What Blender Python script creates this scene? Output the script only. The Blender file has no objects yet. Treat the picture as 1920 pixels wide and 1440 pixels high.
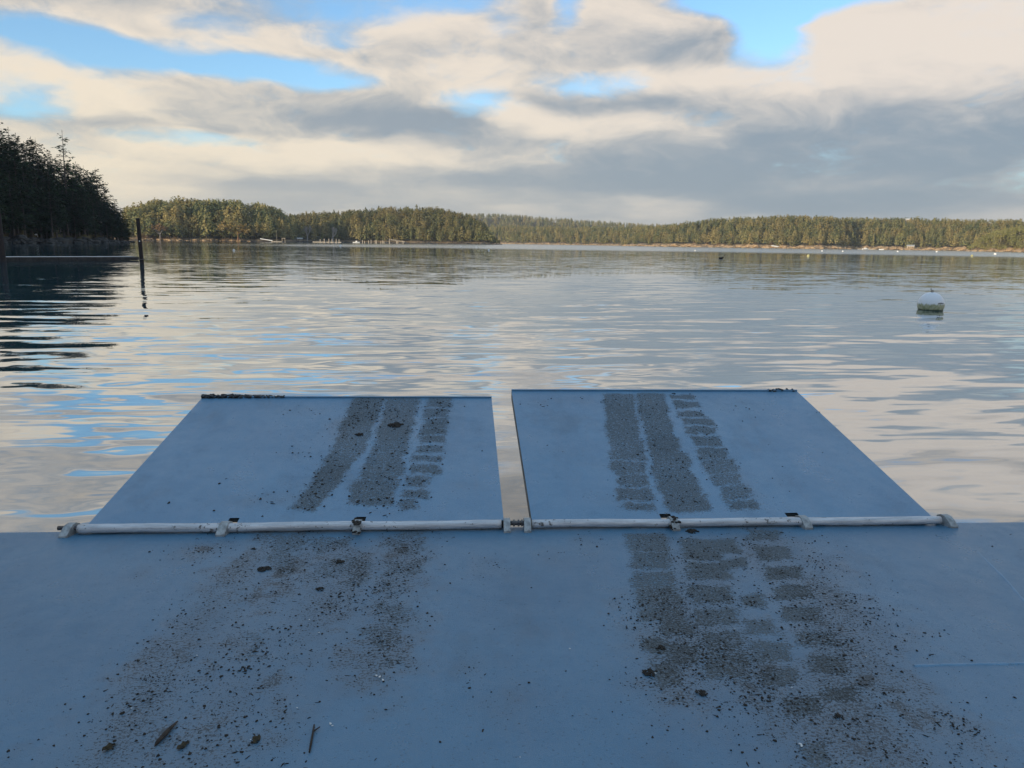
import bpy, bmesh, math, random
import numpy as np
from mathutils import Vector, Matrix
S = bpy.context.scene
COL = S.collection
R = math.radians
# ------------------------------------------------------------------ camera
CAM_H = 2.15                      # eye height over the water
F_PX, PITCH, ROLL = 1442.0, R(10.41), R(0.79)
Fv = Vector((0, math.cos(PITCH), -math.sin(PITCH)))
R0 = Vector((1, 0, 0)); U0 = Vector((0, math.sin(PITCH), math.cos(PITCH)))
Rv = R0*math.cos(ROLL) + U0*math.sin(ROLL)
Uv = U0*math.cos(ROLL) - R0*math.sin(ROLL)
cd = bpy.data.cameras.new('camera'); cam = bpy.data.objects.new('camera', cd); COL.objects.link(cam)
cd.sensor_fit = 'HORIZONTAL'; cd.sensor_width = 36; cd.lens = 36*F_PX/1920
cd.clip_start = 0.05; cd.clip_end = 30000
M = Matrix((Rv, Uv, -Fv)).transposed().to_4x4(); M.translation = (0, 0, CAM_H)
cam.matrix_world = M
S.camera = cam
# ------------------------------------------------------------------ light
SUN_EL, SUN_AZ = R(11), R(-136)          # azimuth from +Y, clockwise: low sun behind the left shoulder
sd = bpy.data.lights.new('sun', 'SUN'); sun = bpy.data.objects.new('sun', sd); COL.objects.link(sun)
sd.energy = 5.0; sd.angle = R(0.5); sd.color = (1.0, 0.83, 0.58)
sdir = Vector((math.sin(SUN_AZ)*math.cos(SUN_EL), math.cos(SUN_AZ)*math.cos(SUN_EL), math.sin(SUN_EL)))
sun.rotation_euler = (-sdir).to_track_quat('-Z', 'Y').to_euler(); sun.location = sdir*300
S.view_settings.view_transform = 'Standard'; S.view_settings.look = 'None'
S.view_settings.exposure = 0.0; S.view_settings.gamma = 1.0; S.view_settings.use_curve_mapping = False
S.render.engine = 'CYCLES'
S.cycles.max_bounces = 6; S.cycles.transparent_max_bounces = 8; S.cycles.volume_bounces = 0

# ------------------------------------------------------------------ node helper
class V:
    """a float socket with operators"""
    def __init__(s, nt, sock): s.nt, s.s = nt, sock
    def _m(s, op, *a, clamp=False):
        n = s.nt.nodes.new('ShaderNodeMath'); n.operation = op; n.use_clamp = clamp
        for i, x in enumerate((s,)+a):
            if isinstance(x, V): s.nt.links.new(x.s, n.inputs[i])
            else: n.inputs[i].default_value = x
        return V(s.nt, n.outputs[0])
    def __add__(s, o): return s._m('ADD', o)
    __radd__ = __add__
    def __mul__(s, o): return s._m('MULTIPLY', o)
    __rmul__ = __mul__
    def __sub__(s, o): return s._m('SUBTRACT', o)
    def __rsub__(s, o): return (s*-1.0) + o
    def __truediv__(s, o): return s._m('DIVIDE', o)
    def __pow__(s, o): return s._m('POWER', o)
    def max(s, o): return s._m('MAXIMUM', o)
    def min(s, o): return s._m('MINIMUM', o)
    def abs(s): return s._m('ABSOLUTE')
    def clamp(s): return s._m('ADD', 0.0, clamp=True)
    def ss(s, a, b, o0=0.0, o1=1.0):
        n = s.nt.nodes.new('ShaderNodeMapRange'); n.interpolation_type = 'SMOOTHSTEP'
        s.nt.links.new(s.s, n.inputs['Value'])
        for k, x in (('From Min', a), ('From Max', b), ('To Min', o0), ('To Max', o1)): n.inputs[k].default_value = x
        return V(s.nt, n.outputs['Result'])
def xyz(nt, x, y, z):
    n = nt.nodes.new('ShaderNodeCombineXYZ')
    for i, a in enumerate((x, y, z)):
        if isinstance(a, V): nt.links.new(a.s, n.inputs[i])
        else: n.inputs[i].default_value = a
    return n.outputs[0]
def sep(nt, sock):
    n = nt.nodes.new('ShaderNodeSeparateXYZ'); nt.links.new(sock, n.inputs[0])
    return [V(nt, o) for o in n.outputs]
def noise(nt, vec, scale=1.0, detail=2.0, rough=0.5, dist=0.0, color=False):
    n = nt.nodes.new('ShaderNodeTexNoise')
    if vec is not None: nt.links.new(vec, n.inputs['Vector'])
    n.inputs['Scale'].default_value = scale; n.inputs['Detail'].default_value = detail
    n.inputs['Roughness'].default_value = rough; n.inputs['Distortion'].default_value = dist
    return n.outputs['Color'] if color else V(nt, n.outputs[0])
def mix(nt, f, a, b, mode='MIX'):
    n = nt.nodes.new('ShaderNodeMix'); n.data_type = 'RGBA'; n.blend_type = mode; n.clamp_factor = True
    for i, x in ((0, f), (6, a), (7, b)):
        if isinstance(x, V): nt.links.new(x.s, n.inputs[i])
        elif isinstance(x, bpy.types.NodeSocket): nt.links.new(x, n.inputs[i])
        elif isinstance(x, (tuple, list)): n.inputs[i].default_value = (*x[:3], 1)
        else: n.inputs[i].default_value = x
    return n.outputs[2]
def vm(nt, op, a, b=None):
    n = nt.nodes.new('ShaderNodeVectorMath'); n.operation = op
    for i, x in enumerate((a, b)):
        if x is None: continue
        if isinstance(x, bpy.types.NodeSocket): nt.links.new(x, n.inputs[i])
        else: n.inputs[i].default_value = x
    return n

# cloud breaks and bright or grey banks: azimuth, elevation, half-width, half-height (radians), strength
GAPS = [(-0.2101, 0.2698, 0.104, 0.0208, 0.46), (-0.058, 0.2792, 0.0555, 0.0166, 0.4), (0.0615, 0.275, 0.018, 0.025, 0.42), (0.2961, 0.2528, 0.0458, 0.0291, 0.8), (0.2707, 0.2749, 0.0832, 0.018, 0.7), (0.346, 0.278, 0.1179, 0.0153, 0.8), (-0.4909, 0.2021, 0.0902, 0.0236, 0.46), (-0.3956, 0.2028, 0.1179, 0.018, 0.44), (-0.2919, 0.1969, 0.0902, 0.0139, 0.44), (-0.5594, 0.1423, 0.0416, 0.025, 0.44), (-0.2311, 0.1868, 0.0555, 0.0083, 0.3), (-0.0411, 0.1662, 0.052, 0.0139, 0.44), (0.0802, 0.1904, 0.0485, 0.0111, 0.42), (0.1513, 0.1969, 0.0347, 0.009, 0.34), (-0.3929, 0.1102, 0.0693, 0.0097, 0.36), (-0.553, 0.2128, 0.0485, 0.0153, 0.3), (-0.2111, 0.2341, 0.0416, 0.0111, 0.24), (-0.3427, 0.2405, 0.0416, 0.0097, 0.2), (-0.0059, 0.2475, 0.0208, 0.0208, 0.15)]
LIGHTS = [(-0.1095, 0.2505, 0.104, 0.0277, 0.34), (-0.4634, 0.2283, 0.104, 0.0166, 0.3), (-0.2788, 0.2239, 0.0763, 0.0166, 0.26), (0.1167, 0.2559, 0.0624, 0.0347, 0.3), (0.3661, 0.2415, 0.0763, 0.0416, 0.42), (0.4946, 0.2273, 0.1526, 0.0555, 0.5), (-0.538, 0.1691, 0.0902, 0.0347, 0.38), (-0.385, 0.195, 0.1526, 0.0097, 0.35), (-0.262, 0.1873, 0.0485, 0.0069, 0.4), (-0.4685, 0.1604, 0.1387, 0.0139, 0.22), (-0.0643, 0.1984, 0.0624, 0.0166, 0.38), (-0.0045, 0.1471, 0.0485, 0.0166, 0.4), (0.1014, 0.1428, 0.1179, 0.0166, 0.42), (0.2145, 0.199, 0.0832, 0.0097, 0.42), (0.3647, 0.1924, 0.1248, 0.0208, 0.16), (-0.2651, 0.1022, 0.1318, 0.0166, 0.6), (-0.4486, 0.0657, 0.0902, 0.0347, 0.42), (-0.4162, 0.1398, 0.1387, 0.0111, 0.12), (-0.044, 0.1011, 0.1179, 0.0097, 0.2), (0.1776, 0.0463, 0.0485, 0.0097, 0.35), (0.0105, 0.0421, 0.0902, 0.0069, 0.25), (-0.226, 0.1502, 0.1803, 0.018, -0.32), (-0.0839, 0.1406, 0.0832, 0.0166, -0.34), (0.1005, 0.171, 0.0832, 0.0111, -0.26), (0.2005, 0.2254, 0.0832, 0.0153, -0.16), (0.4258, 0.1327, 0.2358, 0.0347, -0.26), (0.4573, 0.0857, 0.3051, 0.0416, -0.36), (0.1561, 0.0867, 0.2219, 0.0194, -0.3), (0.0234, 0.073, 0.1803, 0.0125, -0.22), (0.347, 0.0484, 0.2913, 0.0153, -0.24), (-0.316, 0.0607, 0.1803, 0.0083, -0.26), (-0.445, 0.1178, 0.1803, 0.0111, -0.18), (-0.1771, 0.0435, 0.208, 0.0097, -0.16), (0.552, 0.1471, 0.0832, 0.0347, -0.15)]
SKY_TINT = (1.55, 1.88, 2.15)
# ------------------------------------------------------------------ world: Nishita sky + procedural clouds by direction
W = bpy.data.worlds.new('World'); S.world = W; W.use_nodes = True
nt = W.node_tree; nt.nodes.clear()
out = nt.nodes.new('ShaderNodeOutputWorld'); bg = nt.nodes.new('ShaderNodeBackground')
SKY_STRENGTH = 0.12
bg.inputs['Strength'].default_value = SKY_STRENGTH
nt.links.new(bg.outputs[0], out.inputs[0])
sky = nt.nodes.new('ShaderNodeTexSky'); sky.sky_type = 'NISHITA'; sky.sun_disc = False
sky.sun_elevation = SUN_EL; sky.sun_rotation = SUN_AZ
sky.air_density = 1.0; sky.dust_density = 0.3; sky.ozone_density = 2.0
tc = nt.nodes.new('ShaderNodeTexCoord')
dx, dy, dz = sep(nt, tc.outputs['Generated'])
az = dx._m('ARCTAN2', dy); el = dz._m('ARCSINE')
elp = el.max(0.0)
# cloud-deck coordinates: flat layers seen in perspective
den = elp + 0.16
px_, py_ = dx/den, dy/den
P = xyz(nt, px_, py_, 0.0)
warp = noise(nt, P, 1.6, 3.0, 0.5, 0.0, color=True)
wx, wy, wz = sep(nt, warp)
az2 = az + (wx-0.5)*0.16; el2 = elp + (wy-0.5)*0.05
fine = noise(nt, P, 7.0, 6.0, 0.55, 0.3)
puff = noise(nt, xyz(nt, az2*1.0, el2*1.9, 3.3), 9.0, 6.0, 0.58, 0.2)
big = noise(nt, P, 0.9, 4.0, 0.5, 0.4)
Q = xyz(nt, az2, el2, 0.0)
def blobs(items):
    tot = None
    for (u, v, ru, rv, s) in items:
        d = vm(nt, 'SUBTRACT', Q, (u, v, 0.0)); d = vm(nt, 'MULTIPLY', d.outputs[0], (1.0/ru, 1.0/rv, 0.0))
        q = V(nt, vm(nt, 'DOT_PRODUCT', d.outputs[0], d.outputs[0]).outputs['Value'])
        g = (1.0 - q*0.33).max(0.0); g = g*g*s
        tot = g if tot is None else tot + g
    return tot
gaps = blobs(GAPS)
lights = blobs(LIGHTS)
puff2 = noise(nt, xyz(nt, az2*1.0, (el2+0.016)*1.9, 3.3), 9.0, 6.0, 0.58, 0.2)
relief = (puff - puff2)
det = noise(nt, xyz(nt, az*1.0, elp*2.2, 7.7), 30.0, 5.0, 0.62, 0.3)
det2 = noise(nt, xyz(nt, az*1.0, (elp+0.005)*2.2, 7.7), 30.0, 5.0, 0.62, 0.3)
cov = 0.72 + (big-0.5)*2.2*el2.ss(0.28, 0.42) - el2.ss(0.27, 0.36, 0.0, 0.10) + (fine-0.5)*0.25 + (puff-0.5)*0.95 + (det-0.5)*0.16 - gaps*1.15 - el2.ss(0.44, 0.75, 0.0, 0.65) + (1.0-el2.ss(0.02, 0.09))*0.10
alpha = cov.ss(0.08, 0.68)
rim = cov.ss(0.32, 0.62)*(1.0 - cov.ss(0.62, 0.90))
lum = lights*1.15 - (big-0.5)*1.6*el2.ss(0.25, 0.4) + (fine-0.5)*0.18 + (puff-0.5)*0.35 + relief*1.9*el2.ss(0.03, 0.12) + (det-0.5)*0.06 + (det-det2)*0.35*(1.0-cov.ss(0.6, 0.9)) + rim*0.26 + 0.40 + (wz-0.5)*0.45
lum = lum.ss(-0.12, 1.22)
warm = (0.45 - az*1.1).clamp()*(1.0 - el2.ss(0.05, 0.30)*0.75)
K = 1.0/SKY_STRENGTH
sc = lambda c: tuple(x*K for x in c)
dark = mix(nt, warm, sc((0.275, 0.335, 0.400)), sc((0.37, 0.405, 0.435)))
lite = mix(nt, warm, sc((0.86, 0.76, 0.66)), sc((0.96, 0.83, 0.63)))
hi = el2.ss(0.24, 0.38)
ccol = mix(nt, hi*0.75, mix(nt, lum, dark, lite), mix(nt, lum, sc((0.40, 0.40, 0.41)), sc((0.74, 0.64, 0.51))))
skyc = vm(nt, 'MULTIPLY', sky.outputs[0], SKY_TINT).outputs[0]
final = mix(nt, alpha*0.97, skyc, ccol)
final = mix(nt, el2.ss(0.42, 0.9)*0.55, final, sc((0.56, 0.78, 0.98)))      # pale veil added overhead, out of view, to brighten the shaded deck and buoy
nt.links.new(final, bg.inputs['Color'])

# tyre-lug prints and dirty patches, in metres along the hinge and across it
RF= [[(3.385, 2.009), (3.644, 2.009), (3.457, 0.892), (3.248, 0.894)], [(3.271, 1.087), (3.519, 1.086), (3.474, 0.791), (3.237, 0.793)], [(3.228, 0.76), (3.455, 0.758), (3.435, 0.569), (3.215, 0.571)], [(3.226, 0.548), (3.43, 0.546), (3.413, 0.406), (3.213, 0.408)], [(3.196, 0.373), (3.408, 0.37), (3.385, 0.225), (3.179, 0.228)], [(3.193, 0.174), (3.37, 0.172), (3.368, 0.106), (3.193, 0.109)], [(3.672, 2.034), (3.891, 2.034), (3.749, 0.889), (3.543, 0.891)], [(3.543, 0.891), (3.808, 0.889), (3.737, 0.565), (3.486, 0.568)], [(3.508, 0.583), (3.767, 0.58), (3.719, 0.309), (3.472, 0.313)], [(3.479, 0.312), (3.754, 0.308), (3.729, 0.088), (3.466, 0.092)], [(3.952, 1.998), (4.138, 1.999), (4.146, 1.927), (3.961, 1.926)], [(3.948, 1.856), (4.144, 1.856), (4.135, 1.731), (3.942, 1.731)], [(3.931, 1.653), (4.13, 1.653), (4.125, 1.545), (3.929, 1.546)], [(3.928, 1.493), (4.148, 1.493), (4.14, 1.38), (3.923, 1.381)], [(3.922, 1.331), (4.133, 1.33), (4.119, 1.203), (3.912, 1.205)], [(3.904, 1.148), (4.105, 1.147), (4.089, 1.018), (3.892, 1.02)], [(3.896, 0.975), (4.103, 0.974), (4.065, 0.785), (3.865, 0.787)], [(3.898, 0.77), (4.091, 0.768), (4.055, 0.592), (3.868, 0.594)], [(3.89, 0.579), (4.076, 0.576), (4.047, 0.426), (3.866, 0.429)], [(3.898, 0.406), (4.072, 0.404), (4.041, 0.256), (3.872, 0.258)], [(3.879, 0.224), (4.06, 0.221), (4.045, 0.121), (3.867, 0.124)]]
LF= [[(1.278, 2.106), (1.512, 2.106), (1.469, 0.97), (1.243, 0.972)], [(1.243, 0.972), (1.454, 0.971), (1.368, 0.513), (1.212, 0.515)], [(1.205, 0.515), (1.372, 0.513), (1.313, 0.364), (1.178, 0.366)], [(1.172, 0.366), (1.313, 0.364), (1.276, 0.156), (1.147, 0.158)], [(1.54, 2.145), (1.804, 2.146), (1.78, 0.968), (1.545, 0.97)], [(1.545, 0.97), (1.761, 0.968), (1.759, 0.546), (1.492, 0.55)], [(1.494, 0.534), (1.75, 0.531), (1.742, 0.216), (1.461, 0.221)], [(1.873, 2.133), (2.083, 2.134), (2.078, 1.869), (1.876, 1.869)], [(1.874, 1.821), (2.062, 1.821), (2.056, 1.657), (1.873, 1.658)], [(1.871, 1.613), (2.065, 1.612), (2.06, 1.459), (1.87, 1.46)], [(1.871, 1.438), (2.052, 1.437), (2.046, 1.312), (1.869, 1.313)], [(1.854, 1.283), (2.039, 1.282), (2.034, 1.153), (1.853, 1.155)], [(1.854, 1.078), (2.036, 1.077), (2.031, 0.984), (1.851, 0.985)], [(1.844, 0.913), (2.029, 0.911), (2.024, 0.823), (1.841, 0.825)], [(1.831, 0.757), (2.022, 0.755), (2.018, 0.639), (1.831, 0.641)], [(1.824, 0.577), (1.942, 0.575), (1.939, 0.467), (1.824, 0.468)], [(1.825, 0.408), (1.97, 0.406), (1.967, 0.304), (1.825, 0.306)], [(1.811, 0.263), (1.895, 0.262), (1.895, 0.152), (1.813, 0.153)]]
MR= [[(3.16, -0.113), (3.378, -0.119), (3.328, -0.369), (3.122, -0.363)], [(3.123, -0.386), (3.334, -0.392), (3.286, -0.628), (3.087, -0.621)], [(3.072, -0.674), (3.286, -0.681), (3.252, -0.857), (3.047, -0.85)], [(3.042, -0.862), (3.256, -0.87), (3.223, -1.036), (3.018, -1.028)], [(3.022, -1.045), (3.231, -1.052), (3.208, -1.178), (3.005, -1.171)], [(3.099, -1.164), (3.228, -1.169), (3.197, -1.315), (3.074, -1.311)], [(2.97, -1.344), (3.064, -1.348), (3.052, -1.437), (2.961, -1.434)], [(3.072, -1.38), (3.188, -1.385), (3.155, -1.535), (3.043, -1.531)], [(2.97, -1.544), (3.068, -1.548), (3.037, -1.695), (2.944, -1.691)], [(3.455, -0.214), (3.787, -0.224), (3.735, -0.412), (3.417, -0.402)], [(3.411, -0.402), (3.614, -0.408), (3.595, -0.511), (3.397, -0.505)], [(3.401, -0.562), (3.611, -0.569), (3.563, -0.749), (3.362, -0.742)], [(3.329, -0.836), (3.525, -0.842), (3.478, -1.017), (3.291, -1.01)], [(3.281, -1.076), (3.47, -1.083), (3.432, -1.227), (3.25, -1.22)], [(3.249, -1.289), (3.425, -1.295), (3.383, -1.441), (3.215, -1.435)], [(3.216, -1.461), (3.39, -1.468), (3.329, -1.662), (3.166, -1.655)], [(3.584, -0.497), (3.733, -0.501), (3.706, -0.614), (3.562, -0.609)], [(3.576, -0.952), (3.661, -0.955), (3.63, -1.067), (3.548, -1.064)], [(3.481, -1.209), (3.622, -1.214), (3.587, -1.33), (3.45, -1.325)], [(3.428, -1.398), (3.589, -1.405), (3.546, -1.534), (3.391, -1.528)], [(3.404, -1.61), (3.54, -1.615), (3.505, -1.722), (3.373, -1.716)], [(3.406, -1.819), (3.525, -1.824), (3.489, -1.923), (3.374, -1.918)], [(3.371, -2.081), (3.446, -2.084), (3.397, -2.206), (3.326, -2.203)], [(3.916, -0.065), (4.091, -0.07), (4.041, -0.231), (3.872, -0.226)], [(3.868, -0.347), (4.047, -0.352), (3.995, -0.509), (3.822, -0.504)], [(3.816, -0.61), (3.988, -0.616), (3.941, -0.755), (3.775, -0.75)], [(3.76, -0.856), (3.933, -0.862), (3.895, -0.975), (3.728, -0.969)], [(3.729, -1.087), (3.884, -1.092), (3.84, -1.212), (3.691, -1.206)], [(3.667, -1.314), (3.848, -1.321), (3.81, -1.422), (3.635, -1.415)], [(3.647, -1.529), (3.783, -1.535), (3.745, -1.632), (3.614, -1.626)], [(3.604, -1.741), (3.703, -1.745), (3.667, -1.837), (3.571, -1.832)]]
ML= [[(1.029, -0.027), (1.231, -0.033), (1.275, -0.291), (1.083, -0.286)], [(1.077, -0.285), (1.239, -0.29), (1.299, -0.609), (1.149, -0.604)], [(1.359, -0.136), (1.481, -0.14), (1.502, -0.336), (1.385, -0.332)], [(1.522, -0.41), (1.667, -0.415), (1.679, -0.589), (1.541, -0.584)], [(1.392, -0.477), (1.491, -0.48), (1.505, -0.616), (1.409, -0.613)], [(1.791, 0.003), (1.973, -0.002), (1.969, -0.121), (1.792, -0.116)], [(1.765, -0.165), (1.968, -0.171), (1.966, -0.312), (1.769, -0.306)], [(1.777, -0.418), (1.826, -0.42), (1.835, -0.627), (1.788, -0.625)], [(1.872, -0.457), (1.965, -0.46), (1.964, -0.611), (1.875, -0.608)], [(1.784, -0.721), (1.824, -0.723), (1.829, -0.856), (1.79, -0.854)], [(1.787, -0.957), (1.922, -0.962), (1.926, -1.121), (1.797, -1.116)], [(1.788, -1.19), (1.898, -1.194), (1.902, -1.335), (1.797, -1.331)], [(1.866, -1.434), (1.948, -1.437), (1.946, -1.495), (1.865, -1.492)], [(1.559, -0.65), (1.696, -0.655), (1.695, -0.718), (1.561, -0.714)], [(1.287, -1.266), (1.333, -1.268), (1.375, -1.464), (1.332, -1.462)]]
SPM= [(0.74, -0.275, 0.176, 0.199), (1.194, -0.701, 0.294, 0.415), (1.179, -1.285, 0.297, 0.468), (1.281, -1.945, 0.332, 0.261), (1.413, -0.443, 0.201, 0.39), (1.554, -0.948, 0.203, 0.3), (1.815, -0.455, 0.115, 0.476), (1.851, -1.399, 0.135, 0.282), (1.478, -1.696, 0.182, 0.314), (1.236, -0.133, 0.184, 0.101), (2.954, -1.646, 0.15, 0.202), (3.081, -1.798, 0.143, 0.222), (3.95, -0.594, 0.294, 0.461), (3.872, -1.14, 0.28, 0.473), (3.77, -1.641, 0.264, 0.345), (3.803, -1.897, 0.202, 0.249), (3.411, -1.703, 0.256, 0.374), (3.453, -2.07, 0.302, 0.184), (3.097, -1.358, 0.141, 0.297), (2.909, -1.351, 0.094, 0.192), (2.895, -0.262, 0.093, 0.164), (2.673, -0.446, 0.089, 0.15), (2.303, -0.575, 0.113, 0.14), (2.188, -1.537, 0.076, 0.103), (2.367, -1.802, 0.12, 0.141), (0.518, -0.583, 0.068, 0.121), (3.38, -0.195, 0.19, 0.101)]
SPL= [(1.027, 0.93, 0.13, 0.127), (0.72, 0.56, 0.103, 0.111), (0.398, 1.466, 0.08, 0.107), (1.246, 1.462, 0.164, 0.455), (1.63, 1.514, 0.125, 0.283), (2.191, 0.463, 0.123, 0.093), (0.962, 0.263, 0.263, 0.114), (0.941, 1.798, 0.256, 0.119), (1.702, 0.115, 0.195, 0.054), (2.115, 0.964, 0.046, 0.112)]
SPR= [(2.81, 1.832, 0.111, 0.139), (3.175, 1.89, 0.135, 0.118), (2.806, 0.94, 0.116, 0.088), (3.12, 0.729, 0.113, 0.082), (4.36, 1.349, 0.085, 0.122), (4.461, 1.776, 0.228, 0.163), (4.1, 0.485, 0.074, 0.315), (4.836, 0.88, 0.08, 0.123), (4.328, 0.408, 0.11, 0.104), (3.173, 0.215, 0.137, 0.136), (3.465, 0.144, 0.205, 0.066), (4.412, 0.096, 0.069, 0.065)]

W.cycles.sampling_method = 'MANUAL'; W.cycles.sample_map_resolution = 512

# ------------------------------------------------------------------ object helpers
def link(o, parent=None, loc=None):
    COL.objects.link(o)
    if parent is not None: o.parent = parent
    if loc is not None: o.location = loc
    return o
def mesh_np(name, verts, faces, mats=(), mi=None, smooth=False):
    """fast mesh from arrays; faces = (n,3) or (n,4) int array or list of lists"""
    me = bpy.data.meshes.new(name)
    verts = np.asarray(verts, np.float32)
    if isinstance(faces, np.ndarray):
        n, k = faces.shape
        me.vertices.add(len(verts)); me.vertices.foreach_set('co', verts.ravel())
        me.loops.add(n*k); me.loops.foreach_set('vertex_index', faces.astype(np.int32).ravel())
        me.polygons.add(n); me.polygons.foreach_set('loop_start', np.arange(0, n*k, k, dtype=np.int32))
        me.update(calc_edges=True)
    else:
        me.from_pydata([tuple(v) for v in verts], [], faces)
    for m in mats: me.materials.append(m)
    if mi is not None: me.polygons.foreach_set('material_index', np.asarray(mi, np.int32))
    if smooth: me.polygons.foreach_set('use_smooth', np.ones(len(me.polygons), bool))
    me.update()
    return me
def tag(o, label=None, cat=None, group=None, kind=None):
    if label: o['label'] = label
    if cat: o['category'] = cat
    if group: o['group'] = group
    if kind: o['kind'] = kind
    return o
def mobj(name, me, parent=None, loc=None): return link(bpy.data.objects.new(name, me), parent, loc)
def empty(name, loc=(0, 0, 0), rz=0.0):
    o = bpy.data.objects.new(name, None); o.empty_display_size = 0.2; link(o, None, loc); o.rotation_euler = (0, 0, rz); return o
def bm_obj(name, bm, mats, parent=None, loc=None, smooth=False, bevel=0):
    if bevel: bmesh.ops.bevel(bm, geom=bm.edges[:], offset=bevel, segments=2, affect='EDGES', profile=0.6)
    me = bpy.data.meshes.new(name); bm.to_mesh(me); bm.free()
    for m in (mats if isinstance(mats, (list, tuple)) else [mats]): me.materials.append(m)
    if smooth: me.polygons.foreach_set('use_smooth', np.ones(len(me.polygons), bool))
    return mobj(name, me, parent, loc)
def box(bm, x0, x1, y0, y1, z0, z1, mat=None):
    T = Matrix.Translation(((x0+x1)/2, (y0+y1)/2, (z0+z1)/2)) @ Matrix.Diagonal((x1-x0, y1-y0, z1-z0, 1))
    if mat is not None: T = mat @ T
    return bmesh.ops.create_cube(bm, size=1, matrix=T)['verts']
def tube(bm, a, b, r0, r1=None, seg=10):
    a, b = Vector(a), Vector(b); d = b-a; r1 = r0 if r1 is None else r1
    T = Matrix.Translation((a+b)/2) @ d.to_track_quat('Z', 'Y').to_matrix().to_4x4()
    return bmesh.ops.create_cone(bm, cap_ends=True, segments=seg, radius1=r0, radius2=r1, depth=d.length, matrix=T)['verts']
def lump(bm, c, r, rng, sub=1, sq=(1, 1, 1), jit=0.25):
    vs = bmesh.ops.create_icosphere(bm, subdivisions=sub, radius=1.0)['verts']
    for v in vs:
        k = 1+rng.uniform(-jit, jit)
        v.co = Vector((c[0]+v.co.x*r*sq[0]*k, c[1]+v.co.y*r*sq[1]*k, c[2]+v.co.z*r*sq[2]*k))
    return vs
def ray(x, y): return Fv + Rv*((x-960)/F_PX) + Uv*((720-y)/F_PX)
def hz(x): return 455.0 + 0.01375*(x-960)    # horizon row of a column of the photograph
def azim(x):
    d = ray(x, hz(x)); return math.atan2(d.x, d.y)
def at(x, dist, z=0.0):
    a = azim(x); return Vector((dist*math.sin(a), dist*math.cos(a), z))
def zat(x, y, dist): return CAM_H + (hz(x)-y)*dist/F_PX*math.cos(azim(x))   # height of a row at a distance

# ------------------------------------------------------------------ materials
def newmat(name):
    m = bpy.data.materials.new(name); m.use_nodes = True; t = m.node_tree; t.nodes.clear()
    o = t.nodes.new('ShaderNodeOutputMaterial'); return m, t, o
def principled(t, o, col, rough=0.6, spec=0.5, metal=0.0, normal=None):
    p = t.nodes.new('ShaderNodeBsdfPrincipled')
    for k, x in (('Base Color', col), ('Roughness', rough), ('Specular IOR Level', spec), ('Metallic', metal)):
        if isinstance(x, V): t.links.new(x.s, p.inputs[k])
        elif isinstance(x, bpy.types.NodeSocket): t.links.new(x, p.inputs[k])
        elif isinstance(x, (tuple, list)): p.inputs[k].default_value = (*x[:3], 1)
        else: p.inputs[k].default_value = x
    if normal is not None: t.links.new(normal, p.inputs['Normal'])
    t.links.new(p.outputs[0], o.inputs[0]); return p
def bump(t, h, dist=0.01, strength=1.0):
    b = t.nodes.new('ShaderNodeBump'); b.inputs['Distance'].default_value = dist; b.inputs['Strength'].default_value = strength
    t.links.new(h.s, b.inputs['Height']); return b.outputs[0]
def objco(t): return t.nodes.new('ShaderNodeTexCoord').outputs['Object']
def worldpos(t): return t.nodes.new('ShaderNodeNewGeometry').outputs['Position']
def attr(t, name):
    n = t.nodes.new('ShaderNodeAttribute'); n.attribute_name = name; return n
def simple(name, c, rough=0.7, c2=None, scale=5.0, metal=0.0, spec=0.4, bmp=0.0):
    m, t, o = newmat(name)
    n = noise(t, objco(t), scale, 5.0, 0.6)
    col = mix(t, n.ss(0.35, 0.65), c, c2 if c2 else tuple(x*0.75 for x in c))
    principled(t, o, col, rough, spec, metal, bump(t, n, bmp) if bmp else None); return m

def foliage(name, a, b, c, trans=0.0):
    m, t, o = newmat(name)
    tn = V(t, attr(t, 'tint').outputs['Fac'])
    rnd = V(t, t.nodes.new('ShaderNodeObjectInfo').outputs['Random'])
    col = mix(t, tn, a, b)
    col = mix(t, noise(t, worldpos(t), 0.045, 3.0).ss(0.42, 0.66)*0.75, col, c)
    hsv = t.nodes.new('ShaderNodeHueSaturation'); t.links.new(col, hsv.inputs['Color'])
    t.links.new((0.75+rnd*0.5).s, hsv.inputs['Value'])
    principled(t, o, hsv.outputs[0], 0.75, 0.15); return m
M_FIR = foliage('fir_needles', (0.018, 0.036, 0.016), (0.045, 0.075, 0.026), (0.035, 0.055, 0.022))
M_FAR = foliage('mixed_conifer_needles', (0.050, 0.082, 0.040), (0.255, 0.232, 0.090), (0.290, 0.222, 0.088))
M_MAD = foliage('madrone_leaves', (0.20, 0.18, 0.07), (0.33, 0.23, 0.09), (0.28, 0.19, 0.08))
M_KNOLL = foliage('pale_yellow_green_leaves', (0.20, 0.21, 0.07), (0.36, 0.33, 0.11), (0.33, 0.29, 0.10))
M_YEL = foliage('autumn_leaves', (0.17, 0.17, 0.045), (0.26, 0.24, 0.06), (0.22, 0.2, 0.05))
M_SHRUB = foliage('dry_shrub_leaves', (0.16, 0.10, 0.05), (0.26, 0.17, 0.08), (0.2, 0.12, 0.06))
M_BARK = simple('bark', (0.075, 0.058, 0.045), 0.9, (0.12, 0.10, 0.085), 3.0)
M_PALE = simple('pale_bark', (0.27, 0.25, 0.235), 0.9, (0.36, 0.33, 0.31), 3.0)
M_MADB = simple('madrone_bark', (0.26, 0.12, 0.06), 0.8, (0.20, 0.13, 0.08), 2.0)
M_PILEW = simple('weathered_pale_piling', (0.62, 0.55, 0.44), 0.8, (0.45, 0.38, 0.30), 2.0)
M_PILED = simple('creosote_piling', (0.030, 0.020, 0.018), 0.8, (0.016, 0.013, 0.013), 4.0, bmp=0.02)
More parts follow.
